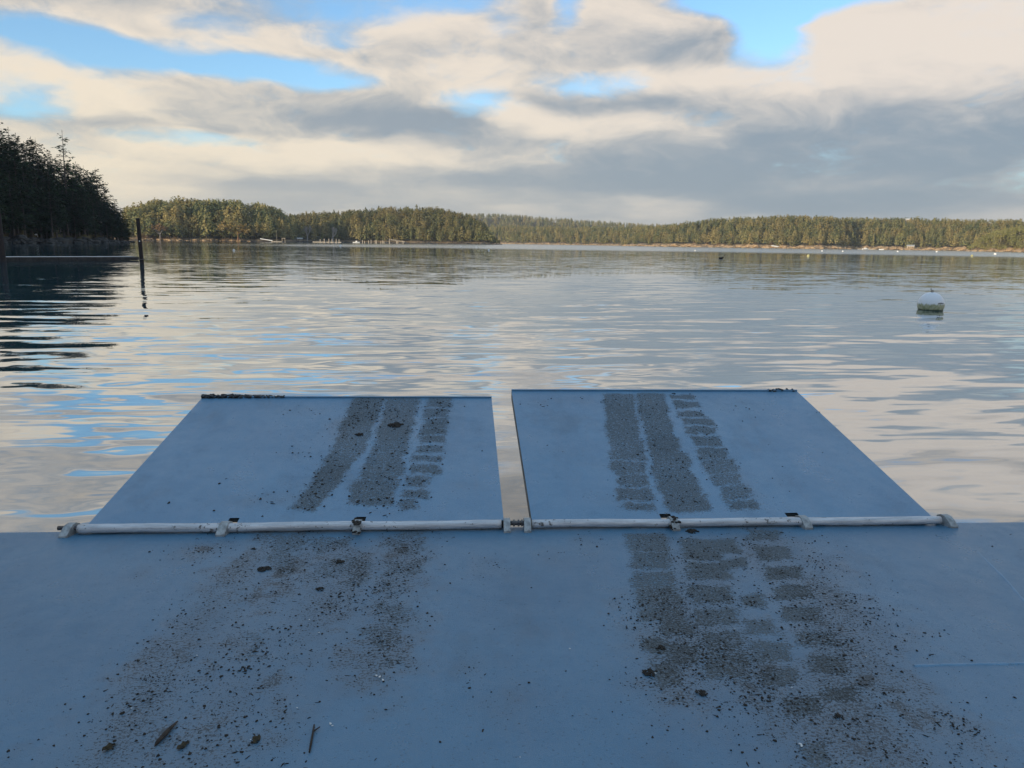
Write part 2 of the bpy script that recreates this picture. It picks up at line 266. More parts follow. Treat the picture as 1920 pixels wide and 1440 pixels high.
M_DOCKT = simple('dock_boards_grey', (0.42, 0.42, 0.41), 0.6, (0.33, 0.33, 0.33), 1.5)
M_DOCKD = simple('dock_dark_timber', (0.030, 0.028, 0.028), 0.8, (0.05, 0.045, 0.04), 3.0)
M_WHITE = simple('white_paint', (0.80, 0.80, 0.78), 0.35, (0.72, 0.72, 0.70), 2.0)
M_GALV = simple('galvanised_fitting', (0.10, 0.10, 0.11), 0.5, (0.2, 0.18, 0.16), 60.0, 0.7)

def ground_mat(name, grass, rock, rockz, dark=(0.05, 0.045, 0.04)):
    m, t, o = newmat(name)
    p = worldpos(t); x, y, z = sep(t, p)
    n = noise(t, p, 0.25, 6.0, 0.62); n2 = noise(t, p, 1.3, 5.0, 0.6)
    col = mix(t, (z+(n-0.5)*2.6).ss(rockz, rockz+0.9), mix(t, n2.ss(0.35, 0.65), rock, tuple(c*0.55 for c in rock)), mix(t, n2, grass, tuple(c*0.6 for c in grass)))
    col = mix(t, (z+(n2-0.5)*0.5).ss(0.25, 0.7), dark, col)
    principled(t, o, col, 0.9, 0.2, 0, bump(t, n2, 0.4)); return m
M_G_HEAD = ground_mat('headland_ground', (0.14, 0.11, 0.035), (0.05, 0.048, 0.042), 1.2, (0.025, 0.024, 0.022))
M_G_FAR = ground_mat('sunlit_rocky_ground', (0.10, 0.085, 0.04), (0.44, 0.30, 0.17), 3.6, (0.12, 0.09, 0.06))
M_G_L = ground_mat('wood_floor_ground', (0.07, 0.06, 0.03), (0.30, 0.21, 0.12), 2.0, (0.07, 0.06, 0.05))
M_ROCKD = simple('dark_shore_rock', (0.028, 0.028, 0.026), 0.8, (0.07, 0.066, 0.06), 0.8)
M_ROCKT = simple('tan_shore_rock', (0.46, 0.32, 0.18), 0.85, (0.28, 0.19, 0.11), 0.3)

def mat_water():
    m, t, o = newmat('sea_water')
    p = worldpos(t); x, y, z = sep(t, p)
    r2 = (x*x + y*y)._m('SQRT')
    ca, sa = math.cos(R(-7)), math.sin(R(-7))
    u, v = x*ca - y*sa, x*sa + y*ca
    def lay(su, sv, seed, detail=1.0, dist=0.0):
        c = noise(t, xyz(t, u*su, v*sv, seed), 1.0, detail, 0.45, dist, color=True)
        a, b, _ = sep(t, c); return a-0.5, b-0.5
    a1, b1 = lay(0.30, 1.25, 0.0, 2.0, 0.5)
    a2, b2 = lay(1.5, 4.2, 5.0, 1.0, 0.3)
    a3, b3 = lay(0.06, 0.30, 9.0, 2.0)
    a4, b4 = lay(0.8, 2.6, 14.0, 1.5, 0.4)
    close = 1.0 - r2.ss(8.0, 26.0)
    patch = noise(t, xyz(t, u*0.014, v*0.05, 2.0), 1.0, 3.0, 0.5)
    ruf = patch.ss(0.35, 0.7, 0.65, 1.2)
    farr = r2.ss(190.0, 330.0)*x.ss(-170.0, -40.0, 0.15, 1.0)                       # breeze-ruffled water in the open bay
    near = r2.ss(6.0, 30.0)
    mid = r2.ss(10.0, 60.0); k2 = (0.075 + close*0.05 + farr*0.14)*ruf
    sy = (a1*(0.36-mid*0.25)*ruf + a2*k2 + a4*(0.03+close*0.09) + a3*0.04).max((((r2._m('POWER', -1.0))*1.0 - 0.031).max((r2._m('POWER', -1.0))*0.22))*-1.0)
    sx = b1*(0.17-mid*0.12)*ruf + b2*k2*0.6 + b3*0.03
    nrm = vm(t, 'NORMALIZE', xyz(t, sx*-1.0, sy*-1.0, 1.0)).outputs[0]
    gl = t.nodes.new('ShaderNodeBsdfGlossy'); gl.inputs['Color'].default_value = (0.98, 0.985, 0.985, 1)
    t.links.new(nrm, gl.inputs['Normal']); t.links.new((0.012 + farr*0.14).s, gl.inputs['Roughness'])
    df = t.nodes.new('ShaderNodeBsdfDiffuse'); df.inputs['Color'].default_value = (0.020, 0.095, 0.13, 1)
    fr = t.nodes.new('ShaderNodeFresnel'); fr.inputs['IOR'].default_value = 1.33; t.links.new(nrm, fr.inputs['Normal'])
    f = V(t, fr.outputs[0])**0.36
    mx = t.nodes.new('ShaderNodeMixShader'); t.links.new((f*0.97).clamp().s, mx.inputs[0])
    t.links.new(df.outputs[0], mx.inputs[1]); t.links.new(gl.outputs[0], mx.inputs[2]); t.links.new(mx.outputs[0], o.inputs[0])
    return m
M_WATER = mat_water()

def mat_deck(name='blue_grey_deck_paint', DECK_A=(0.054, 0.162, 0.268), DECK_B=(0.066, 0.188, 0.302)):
    m, t, o = newmat(name)
    p = objco(t)
    x, y, z = sep(t, p)
    mud = V(t, attr(t, 'mud').outputs['Fac']); spk = V(t, attr(t, 'speck').outputs['Fac'])
    g1 = noise(t, p, 95.0, 3.0, 0.65); g2 = noise(t, p, 230.0, 2.0, 0.6)
    s1 = noise(t, xyz(t, x*40.0, y*85.0, z), 1.0, 4.0, 0.7)
    lo = noise(t, p, 1.3, 4.0, 0.55); mid = noise(t, p, 9.0, 5.0, 0.6); str_ = noise(t, xyz(t, x*14.0, y*1.1, 0.0), 1.0, 4.0, 0.6)
    base = mix(t, lo.ss(0.3, 0.7), DECK_A, DECK_B)
    base = mix(t, str_.ss(0.5, 0.75)*0.22, base, (0.13, 0.21, 0.31))
    base = mix(t, mid.ss(0.55, 0.8)*0.25, base, (0.065, 0.12, 0.19))
    sc1 = noise(t, xyz(t, x*3.0+y*1.2, y*30.0-x*9.0, 1.0), 1.0, 5.0, 0.7); sc2 = noise(t, xyz(t, x*26.0, y*2.2+x*2.0, 4.0), 1.0, 5.0, 0.7)
    base = mix(t, sc1.ss(0.66, 0.74)*0.30, base, (0.15, 0.22, 0.29)); base = mix(t, sc2.ss(0.68, 0.75)*0.30, base, (0.045, 0.085, 0.13))
    stain = noise(t, xyz(t, x*2.2, y*1.1, 9.0), 1.0, 6.0, 0.65); base = mix(t, stain.ss(0.52, 0.72)*0.35, base, (0.085, 0.125, 0.165))
    rust = noise(t, xyz(t, x*7.0, y*3.5, 12.0), 1.0, 7.0, 0.75); base = mix(t, rust.ss(0.73, 0.80)*0.5, base, (0.11, 0.075, 0.055))
    # dried mud: film plus grit
    m1 = (mud*1.0 + (g1-0.5)*2.4 + (s1-0.5)*2.6).ss(0.36, 0.92)
    m2 = (spk*0.62 + (g1-0.5)*1.6 + (s1-0.5)*1.2).ss(0.50, 0.70)
    grit = (mud.max(spk*0.8)*0.55 + (g2-0.5)*1.6 + (g1-0.5)*0.8).ss(0.52, 0.66)
    film = (spk*0.48).clamp()
    mudc = mix(t, s1.ss(0.3, 0.7), (0.100, 0.112, 0.112), (0.165, 0.170, 0.160))
    c = mix(t, film, base, (0.095, 0.110, 0.125))
    c = mix(t, m1*0.75, c, mudc)
    c = mix(t, m2*0.68, c, (0.045, 0.045, 0.042))
    c = mix(t, grit*0.55, c, (0.028, 0.027, 0.025))
    rgh = (0.36 + (mid-0.5)*0.35 + (stain-0.5)*0.5 + m1*0.4 + m2*0.3)
    rgh = rgh.min(0.95)
    h = g2*0.35 + noise(t, p, 420.0, 2.0)*0.5 + m1*0.8 + mid*0.8 + lo*4.0
    principled(t, o, c, rgh, (0.85 - m1*0.6).clamp(), 0, bump(t, h, 0.0035, 0.8)); return m
M_DECK = mat_deck()
M_FLAP = mat_deck('deck_paint_sky_lightened', (0.082, 0.215, 0.350), (0.100, 0.245, 0.385))  # same deck paint; brighter sky reflection on the flaps put into its colour
M_HULL = simple('hull_paint', (0.06, 0.075, 0.09), 0.5, (0.04, 0.05, 0.05), 6.0)
def mat_pipe():
    m, t, o = newmat('bare_galvanised_steel')
    p = objco(t); x, y, z = sep(t, p)
    a = noise(t, xyz(t, x*6.0, y*60.0, z*60.0), 1.0, 6.0, 0.65); b = noise(t, p, 38.0, 6.0, 0.7); pz = noise(t, xyz(t, x, 0.0, 0.0), 2.1, 3.0)
    c = mix(t, a.ss(0.3, 0.7), (0.68, 0.70, 0.72), (0.44, 0.46, 0.48))
    d = (b + (pz-0.5)*0.45).ss(0.60, 0.66)
    c = mix(t, d*0.85, c, (0.075, 0.062, 0.05))
    principled(t, o, c, (0.34 + d*0.4), 0.5, 0.25, bump(t, a+b, 0.004)); return m
M_PIPE = mat_pipe()
M_CLAMP = simple('dull_steel_lug', (0.44, 0.47, 0.47), 0.5, (0.24, 0.25, 0.25), 30.0, 0.3, bmp=0.003)
M_MUD = simple('dark_mud', (0.018, 0.015, 0.012), 0.9, (0.035, 0.030, 0.024), 60.0)
M_TWIG = simple('wet_bark_twig', (0.022, 0.017, 0.014), 0.8, (0.05, 0.035, 0.025), 50.0)
M_LEAFM = simple('dead_leaf', (0.060, 0.046, 0.022), 0.8, (0.03, 0.025, 0.014), 60.0)
M_SHELL = simple('shell_white', (0.75, 0.76, 0.74), 0.4, (0.6, 0.6, 0.58), 60.0)
M_MUSSEL = simple('mussel_shell', (0.012, 0.013, 0.017), 0.35, (0.04, 0.04, 0.04), 50.0)

# ------------------------------------------------------------------ water
bm = bmesh.new()
bmesh.ops.create_grid(bm, x_segments=8, y_segments=8, size=2400)
for v in bm.verts: v.co.y += 1700
w = bm_obj('sea_water', bm, M_WATER); tag(w, kind='structure')

# ------------------------------------------------------------------ land
class Land:
    def __init__(s, name, cols, depth, tree_h, mat, bank=1.6, bank_w=9.0, back=0.5):
        # cols: column of the photograph, shore distance, row of the canopy top
        s.c = np.array(cols, float); s.D, s.th, s.bank, s.bw, s.bk = depth, tree_h, bank, bank_w, back
        x0, x1 = s.c[0, 0], s.c[-1, 0]; n = max(12, int((x1-x0)/6)); T = [-0.12, -0.02, 0.0, 0.5*bank_w/depth, bank_w/depth, 0.16, 0.25, 0.36, 0.5, 0.65, 0.8, 1.0]
        s.T = np.array(T); V_, F_ = [], []
        for i in range(n+1):
            x = x0+(x1-x0)*i/n
            for t_ in T: V_.append(s.pt(x, t_))
        m = len(T)
        for i in range(n):
            for j in range(m-1): F_.append((i*m+j, i*m+j+1, (i+1)*m+j+1, (i+1)*m+j))
        me = mesh_np(name, V_, np.array(F_), [mat], smooth=True)
        s.o = tag(mobj(name, me), kind='structure')
    def shore(s, x): return float(np.interp(x, s.c[:, 0], s.c[:, 1])) + 5*math.sin(x*0.11)+3*math.sin(x*0.37+1)
    def hmax(s, x):
        r = s.shore(x)+s.D*s.bk; return max(0.6, zat(x, float(np.interp(x, s.c[:, 0], s.c[:, 2])), r) - s.th)
    def z(s, x, t_):
        if t_ < 0: return max(-3.0, t_*s.D*0.35)
        b = s.bank*(0.7+0.3*math.sin(x*0.21)+0.2*math.sin(x*0.05)); tb = s.bw/s.D; H = s.hmax(x); b = min(b, H)
        if t_ < tb: return b*(t_/tb)**0.6
        k = min(1.0, (t_-tb)/(s.bk-tb)); k = k*k*(3-2*k)
        z = b+(H-b)*k
        if t_ > s.bk: z -= (H+2)*((t_-s.bk)/(1-s.bk))**2*0.9
        return z
    def pt(s, x, t_):
        a = azim(x); r = s.shore(x)+s.D*t_
        return Vector((r*math.sin(a), r*math.cos(a), s.z(x, t_)))

HEAD = Land('headland', [(-620, 150, 150), (-300, 170, 170), (-100, 215, 215), (0, 255, 236), (30, 265, 262), (70, 280, 275), (100, 290, 294), (140, 305, 306), (180, 322, 325), (200, 335, 352), (222, 350, 385), (240, 362, 418), (252, 372, 452)],
            90, 20, M_G_HEAD, 2.6, 12, 0.45)
NL = Land('near_wooded_shore', [(150, 800, 385), (245, 740, 388), (300, 735, 375), (400, 740, 375), (450, 740, 377), (500, 745, 384), (525, 750, 391), (545, 760, 414), (556, 765, 450)],
          130, 16, M_G_L, 1.6, 8, 0.45)
PROM = Land('middle_promontory', [(470, 860, 405), (545, 840, 402), (600, 830, 399), (700, 800, 392), (760, 790, 389), (800, 785, 390), (840, 780, 394), (880, 775, 404), (910, 770, 419), (930, 768, 444), (942, 766, 460)],
            190, 14, M_G_L, 1.3, 8, 0.5)
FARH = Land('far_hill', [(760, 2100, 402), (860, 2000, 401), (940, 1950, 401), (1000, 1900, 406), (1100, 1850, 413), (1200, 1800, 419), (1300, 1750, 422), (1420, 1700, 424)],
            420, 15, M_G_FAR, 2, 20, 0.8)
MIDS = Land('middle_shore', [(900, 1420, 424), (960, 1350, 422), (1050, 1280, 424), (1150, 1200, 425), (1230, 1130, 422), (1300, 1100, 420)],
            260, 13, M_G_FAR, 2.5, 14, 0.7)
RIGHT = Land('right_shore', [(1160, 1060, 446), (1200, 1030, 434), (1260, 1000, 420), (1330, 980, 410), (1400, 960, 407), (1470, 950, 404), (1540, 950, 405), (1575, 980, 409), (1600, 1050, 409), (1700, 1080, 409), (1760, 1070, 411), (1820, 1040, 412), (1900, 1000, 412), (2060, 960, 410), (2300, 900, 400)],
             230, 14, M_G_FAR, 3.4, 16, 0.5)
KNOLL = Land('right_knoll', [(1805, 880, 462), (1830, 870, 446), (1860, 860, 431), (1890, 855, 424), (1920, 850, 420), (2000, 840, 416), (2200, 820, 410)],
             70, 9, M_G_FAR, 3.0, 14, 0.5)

# the wooded shore the headland belongs to, running back past the left of the boat and round behind it (it shades the boat)
def coast():
    pts = [(-250, 240), (-185, 150), (-150, 60), (-130, -30), (-105, -110), (-50, -170), (40, -200), (140, -210)]
    nrm = [(-1, .2), (-1, .1), (-1, 0), (-1, -.3), (-.8, -.6), (-.5, -1), (0, -1), (.2, -1)]
    prof = [(-15, -3), (0, 0), (8, 2.4), (25, 12), (55, 36), (95, 52), (150, 55), (260, 30), (330, 0)]
    V_, F_ = [], []
    for (px, py), n in zip(pts, nrm):
        n = Vector(n).normalized()
        for d, z in prof: V_.append((px+n.x*d, py+n.y*d, z))
    m = len(prof)
    for i in range(len(pts)-1):
        for j in range(m-1): F_.append((i*m+j, (i+1)*m+j, (i+1)*m+j+1, i*m+j+1))
    return V_, F_, m, len(pts)
cv, cf, cm_, cn_ = coast()
tag(mobj('hillside', mesh_np('hillside', cv, np.array(cf), [M_G_HEAD], smooth=True)), kind='structure')

# ------------------------------------------------------------------ trees
def blades(rng, C, D, L, Wd, up=0.25, N=None):
    """leafy sprays: diamonds of centre-line C -> C+D*L, width Wd; returns verts (4n,3)"""
    n = len(C)
    side = np.cross(D, (np.array([0, 0, 1.0]) if N is None else N) + rng.normal(0, up, (n, 3))); side /= (np.linalg.norm(side, axis=1)[:, None]+1e-6)
    mid = C + D*(L*0.5)[:, None]
    tip = C + D*L[:, None]
    return np.stack([C, mid+side*(Wd/2)[:, None], tip, mid-side*(Wd/2)[:, None]], 1).reshape(-1, 3)
def cone_np(a, b, r0, r1, k=6):
    a, b = np.array(a, float), np.array(b, float); d = b-a; d /= np.linalg.norm(d)+1e-9
    s = np.cross(d, [0.3, 1, 0.2]); s /= np.linalg.norm(s); u = np.cross(d, s)
    th = np.arange(k)*2*math.pi/k
    ring = np.cos(th)[:, None]*s + np.sin(th)[:, None]*u
    v = np.vstack([a+ring*r0, b+ring*r1]); f = [[i, (i+1) % k, k+(i+1) % k, k+i] for i in range(k)]
    return v, np.array(f)
def set_tint(me, vals):
    at_ = me.attributes.new('tint', 'FLOAT', 'POINT'); at_.data.foreach_set('value', np.asarray(vals, np.float32))
def fir_meshes(seed, H=30.0, base=0.18, rmax=5.2, gap=0.95, style='fir', dens=1.0):
    rng = np.random.default_rng(seed)
    lean = rng.normal(0, 0.012, 2)
    vs, fs = [], []; off = 0
    def addc(a, b, r0, r1, k=6):
        nonlocal off
        v, f = cone_np(a, b, r0, r1, k); vs.append(v); fs.append(f+off); off += len(v)
    def ax(z): return np.array([lean[0]*z + 0.15*math.sin(z*0.3+seed), lean[1]*z, z])
    zs = np.linspace(0, H, 9)
    for i in range(8): addc(ax(zs[i]), ax(zs[i+1]), 0.42*(1-zs[i]/H)+0.04, 0.42*(1-zs[i+1]/H)+0.03, 7)
    C, D, L, Wd = [], [], [], []
    z = H*base
    while z < H-0.5:
        t = (z-H*base)/(H*(1-base))
        if style == 'fir': prof = (1-t)**0.75*min(1, 0.45+t*4)
        elif style == 'open': prof = (1-t)**0.9*min(1, 0.6+t*3)
        else: prof = (1-t**2.2)**0.8*min(1, 0.35+t*2.0)          # broad old crown
        nb = rng.integers(3, 6)
        for b in range(nb):
            if rng.random() < (0.16 if style != 'open' else 0.22): continue
            a = rng.uniform(0, 2*math.pi); LL = rmax*prof*rng.uniform(0.55, 1.2) + 0.5
            slope = (0.45*t - 0.22) + rng.normal(0, 0.10)
            dirv = np.array([math.cos(a), math.sin(a), slope]); dirv /= np.linalg.norm(dirv)
            o = ax(z + rng.uniform(-0.3, 0.3)); end = o + dirv*LL + np.array([0, 0, -0.05*LL*LL/3])
            addc(o, end, 0.05+0.012*LL, 0.015, 3)
            ns = max(4, int(LL/0.42*dens*2.0))
            for k in range(ns):
                q = (k+1)/ns
                pnt = o + (end-o)*q + rng.normal(0, 0.22, 3)
                sgn = 1 if k % 2 else -1
                sd = np.array([-math.sin(a)*sgn, math.cos(a)*sgn, 0])
                dd = dirv*rng.uniform(0.5, 1.0) + sd*rng.uniform(0.5, 1.1)*(1.05-q*0.6) + np.array([0, 0, rng.uniform(-0.45, 0.12)])
                dd /= np.linalg.norm(dd)
                C.append(pnt); D.append(dd); L.append(rng.uniform(0.8, 1.6)*(1.15-q*0.4)); Wd.append(rng.uniform(0.45, 0.95))
        z += gap*rng.uniform(0.7, 1.2)*(1.5 if style == 'open' else 1.0)
    C.append(ax(H-0.6)); D.append(np.array([0, 0, 1.0])); L.append(1.4); Wd.append(0.3)
    v = blades(rng, np.array(C), np.array(D), np.array(L), np.array(Wd), 0.35)
    n = len(v)//4; f = np.arange(4*n).reshape(n, 4)
    tr = mesh_np('trunk', np.vstack(vs), np.vstack(fs), [M_BARK], smooth=True)
    cr = mesh_np('crown', v, f, [M_FIR])
    set_tint(cr, np.repeat(rng.random(n), 4)); set_tint(tr, np.zeros(len(tr.vertices)))
    return tr, cr, H
def place(meshes, name, loc, h, label, cat, group=None, rz=0.0, crown='crown', wide=1.0):
    tr, cr, H = meshes; k = h/H
    r = empty(name, loc, rz); r.scale = (k*wide, k*wide, k)
    mobj('trunk', tr, r); mobj(crown, cr, r)
    return tag(r, label, cat, group)
rng = random.Random(11)
FIRS = [fir_meshes(1), fir_meshes(2, rmax=4.6, base=0.12), fir_meshes(3, style='old', rmax=5.6, base=0.3), fir_meshes(4, rmax=5.8, base=0.08), fir_meshes(5, style='old', rmax=6.2, base=0.15)]
OPEN = fir_meshes(21, style='open', base=0.3, rmax=5.0, dens=0.7)
BARE = fir_meshes(22, style='old', base=0.62, rmax=5.0)
# skyline of the headland: (column, row of the top, depth fraction, mesh, label)
sky_firs = [(6, 231, .30, 2, 'tallest dark fir at the left edge of the photo on the headland'),
 (36, 252, .34, 0, 'dark fir just right of the tallest one at the left edge'),
 (50, 262, .4, 4, 'broad dark fir in the left skyline, below and right of the tallest'),
 (74, 268, .35, 3, 'dense dark fir on the headland skyline left of the one with a forked top'),
 (84, 270, .28, 2, 'dark fir with a wide ragged top on the headland skyline'),
 (102, 290, .40, 1, 'shorter dark fir just left of the see-through spire fir'),
 (154, 312, .30, 3, 'dark fir filling the skyline just right of the see-through spire fir'),
 (168, 318, .28, 2, 'dark fir with flat spreading top branches right of the spire fir'),
 (189, 322, .25, 4, 'narrow dark fir with layered branches, farther right on the headland slope'),
 (205, 352, .25, 2, 'leaning ragged fir low on the right slope of the headland'),
 (219, 376, .2, 0, 'small dark fir near the right tip of the headland'),
 (228, 392, .15, 4, 'rounded small fir second from the tip of the headland'),
 (239, 412, .12, 3, 'last small tree at the very tip of the headland beside the pile'),]
def fir_at(x, top, t_, me, name, label, cat, group=None, wide=1.0):
    p = HEAD.pt(x, t_); d = math.hypot(p.x, p.y); h = max(5.0, zat(x, top, d)-p.z)
    return place(me, name, p, h, label, cat, group, rng.uniform(0, 6.28), wide=wide*min(1.5, max(1.0, 22/h)))
for (x, top, t_, k, lab) in sky_firs: fir_at(x, top, t_, FIRS[k], 'fir_tree', lab, 'tree', 'fir trees on the dark headland')
fir_at(130, 258, .22, OPEN, 'fir_tree', 'tall open fir with a see-through layered spire above the headland skyline', 'tree', 'fir trees on the dark headland')
fir_at(27, 330, .13, BARE, 'fir_tree', 'fir with a long bare pale trunk above the grassy bank', 'tree', 'fir trees on the dark headland', 0.8)
for i in range(96):
    x = -12 + (i % 32)*8.2 + rng.uniform(-4, 4); row = i//32
    top = float(np.interp(x, HEAD.c[:, 0], HEAD.c[:, 2])); t_ = [.14, .22, .40][row] + rng.uniform(-.02, .02)
    if x > 215: t_ = rng.uniform(.1, .3)
    p = HEAD.pt(x, t_); d = math.hypot(p.x, p.y); full = zat(x, top, d)-p.z
    h = full*[0.62, 0.80, 0.97][row]*rng.uniform(0.85, 1.0)
    if h < 4: continue
    side = 'near the left edge' if x < 75 else ('below the see-through spire fir' if x < 165 else 'towards its right tip')
    rowl = ['front row', 'middle row', 'back row'][row]
    place(FIRS[rng.randrange(5)], 'fir_tree', p, h, 'dark fir in the %s of the headland wood, %s' % (rowl, side), 'tree', 'headland firs, %s, %s' % (rowl, side), rng.uniform(0, 6.28), wide=min(1.6, max(1.0, 22/h)))
for i in range(14):      # beyond the left edge of the photograph, they show in the water
    x = -560+i*38; p = HEAD.pt(x, .25)
    place(FIRS[i % 5], 'fir_tree', p, rng.uniform(24, 30), 'dark fir on the shore beyond the left edge of the photo', 'tree', 'firs beyond the left edge', rng.uniform(0, 6))

# low-poly far trees
def far_variant(seed, kind):
    r = np.random.default_rng(seed); n = 150
    if kind == 0:      # pointed conifer
        t = r.random(n)**0.8; z = 0.14+0.86*t; rad = 0.19*(1-t)**0.8*np.where(t < .08, .7, 1.0)+0.012
    elif kind == 1:    # broad, rounded pine or fir
        t = r.random(n); z = 0.25+0.75*t; rad = 0.22*np.sqrt(np.clip(1-(2*t-0.85)**2*0.75, 0.03, 1))
    else:              # slim conifer
        t = r.random(n)**0.7; z = 0.10+0.90*t; rad = 0.12*(1-t)**0.7+0.01
    # boughs gathered in clumps over the crown's surface, each sheet facing outwards
    nc = 16; ca, ct = r.uniform(0, 2*math.pi, nc), r.random(nc); k = r.integers(nc, size=n)
    a = ca[k] + r.normal(0, 0.35, n); keep = r.random(n) < 0.35; a = np.where(keep, r.uniform(0, 2*math.pi, n), a)
    lump_ = 1+0.22*np.sin(a*3+seed)+0.22*np.sin(z*26+seed*2+a)
    q = np.where(r.random(n) < .8, r.uniform(0.75, 1.1, n), r.uniform(.2, .7, n)); rr = rad*lump_*q
    C = np.stack([np.cos(a)*rr, np.sin(a)*rr, z], 1)
    N = np.stack([np.cos(a), np.sin(a), np.full(n, .45 if kind == 1 else .25)], 1)
    tg = r.uniform(-1, 1, n); D = np.stack([-np.sin(a)*tg+np.cos(a)*.35, np.cos(a)*tg+np.sin(a)*.35, -np.abs(r.normal(.5, .3, n))], 1); D /= np.linalg.norm(D, axis=1)[:, None]
    L = r.uniform(0.07, 0.13, n)*(0.5+0.5*(1-t)); Wd = r.uniform(0.05, 0.10, n)*(0.5+0.5*(1-t))
    v = blades(r, C-D*(L*0.5)[:, None], D, L, Wd, 0.35, N)
    f = np.arange(4*n).reshape(n, 4); tint = np.repeat(r.random(n), 4); mi = np.zeros(n, int)
    tv, tf = cone_np((0, 0, 0), (0, 0, 0.8), 0.014, 0.004, 4)
    f = np.vstack([f, tf+len(v)]); v = np.vstack([v, tv]); tint = np.concatenate([tint, np.zeros(len(tv))]); mi = np.concatenate([mi, np.ones(len(tf), int)])
    return v, f, tint, mi
FV = [far_variant(50+i, k) for i, k in enumerate([0, 0, 0, 1, 1, 1, 2, 2])]
def far_mesh(i, mats):
    v, f, tint, mi = FV[i]; me = mesh_np('conifer', v, f, mats, mi); set_tint(me, tint); return me
FM = [far_mesh(i, [M_FAR, M_BARK]) for i in range(len(FV))]
def forest(name, label, P, H, kinds, mats, seed, wide=1.0):
    """one mesh of many trees: P (n,3), H (n,)"""
    r = np.random.default_rng(seed); vs, fs, ti, ms = [], [], [], []; off = 0
    for p, h in zip(P, H):
        v, f, tint, mi = FV[kinds[r.integers(len(kinds))]]
        a = r.uniform(0, 6.28); c, s = math.cos(a), math.sin(a); w_ = h*r.uniform(1.05, 1.75)*wide
        q = np.stack([(v[:, 0]*c-v[:, 1]*s)*w_, (v[:, 0]*s+v[:, 1]*c)*w_, v[:, 2]*h], 1)+np.asarray(p)
        vs.append(q); fs.append(f+off); ti.append(np.clip(tint*0.35+r.uniform(-.15, 0.75), 0, 1)); ms.append(mi); off += len(v)
    me = mesh_np(name, np.vstack(vs), np.vstack(fs), mats, np.concatenate(ms)); set_tint(me, np.concatenate(ti))
    return tag(mobj(name, me), label, 'forest', kind='stuff')
def scatter(land, x0, x1, t0, t1, n, seed, hvar=0.22):
    r = random.Random(seed); P, H = [], []
    for _ in range(n):
        x = r.uniform(x0, x1); t_ = r.uniform(t0, t1); p = land.pt(x, t_)
        if p.z < 0.6: continue
        hm = min(1.0, 0.45+0.12*p.z/2)
        P.append(p); top = CAM_H+(hz(x)-float(np.interp(x, land.c[:, 0], land.c[:, 2])))*math.hypot(p.x, p.y)*math.cos(azim(x))/F_PX; H.append(max(4.0, min(land.th*r.uniform(1-hvar, 1+hvar)*hm, (top-p.z)*r.uniform(.72, 1.02)*(1.14 if r.random() < .12 else 1))))
    return P, H
def wood(land, x0, x1, n, name, label, seed, kinds=(0, 1, 2, 3, 4, 5, 6, 7), t0=0.14, t1=0.62, wide=1.0):
    P, H = scatter(land, x0, x1, t0, t1, n, seed); return forest(name, label, P, H, kinds, [M_FAR, M_BARK], seed, wide)
wood(NL, 235, 552, 800, 'forest', 'conifer wood behind the shore trees between the headland and the first dock', 1)
wood(PROM, 500, 938, 1300, 'forest', 'dense conifer wood covering the middle promontory behind the pilings', 2, (0, 1, 2, 3, 4, 5))
wood(FARH, 800, 1400, 1500, 'forest', 'distant blue-green conifer forest on the long low hill', 3, (0, 1, 2, 6, 7), 0.3, 0.95, 1.2)
wood(MIDS, 915, 1290, 1100, 'forest', 'mixed conifer wood behind the sunlit shore in the middle of the bay', 4, t0=.06, t1=.8)
wood(RIGHT, 1165, 2100, 2500, 'forest', 'olive green conifer wood along the whole right shore', 5, t0=.12)
P, H = scatter(KNOLL, 1815, 2150, .15, .8, 330, 6); forest('forest', 'pale yellow-green trees on the knoll at the right edge', P, H, (3, 4, 5), [M_KNOLL, M_PALE], 6, 1.3)
r_ = random.Random(8); P, H = [], []
for i in range(800):
    j = r_.uniform(0, cn_-1.01); k = r_.uniform(2.2, 6.5); a = int(j); b = int(k); fj, fk = j-a, k-b
    g = lambda A, B: Vector(cv[A*cm_+B])
    P.append((g(a, b)*(1-fj)+g(a+1, b)*fj)*(1-fk)+(g(a, b+1)*(1-fj)+g(a+1, b+1)*fj)*fk); H.append(r_.uniform(14, 22))
forest('forest', 'dark wood on the shore behind the boat', P, H, (0, 1, 2, 3, 4, 5), [M_FIR, M_BARK], 9, 1.3)

# front-rank trees one by one
def rank(land, xs, t0, t1, h0, h1, label, group, kinds, seed, cat='tree', mats=None, name='conifer_tree'):
    r = random.Random(seed)
    for x in xs:
        x += r.uniform(-3, 3); p = land.pt(x, r.uniform(t0, t1)); p.z -= 0.2
        o = mobj(name, FM[r.choice(kinds)]); h = r.uniform(h0, h1); w_ = h*r.uniform(0.95, 1.4)
        o.location = p; o.scale = (w_, w_, h); o.rotation_euler = (0, 0, r.uniform(0, 6.28))
        tag(o, label, cat, group)
def fr(a, b, s): return [a+s*i for i in range(int((b-a)/s)+1)]
def ranks(land, segs, step, t0, t1, h0, h1, kinds, seed):
    for n_, (a, b_, where) in enumerate(segs):
        rank(land, fr(a, b_-1, step), t0, t1, h0, h1, 'conifer in the front rank, '+where, 'front conifers, '+where, kinds, seed+n_)
ranks(NL, [(262, 340, 'behind the dry shrubs just right of the headland'), (340, 400, 'on the sunlit shore left of the round madrone'), (400, 462, 'around the round madrone')], 8, .05, .12, 11, 19, (0, 1, 3, 4, 6), 21)
ranks(NL, [(465, 505, 'in shade just right of the round madrone'), (505, 546, 'in shade behind the leftmost far dock')], 7, .06, .14, 15, 22, (0, 1, 2, 6), 31)
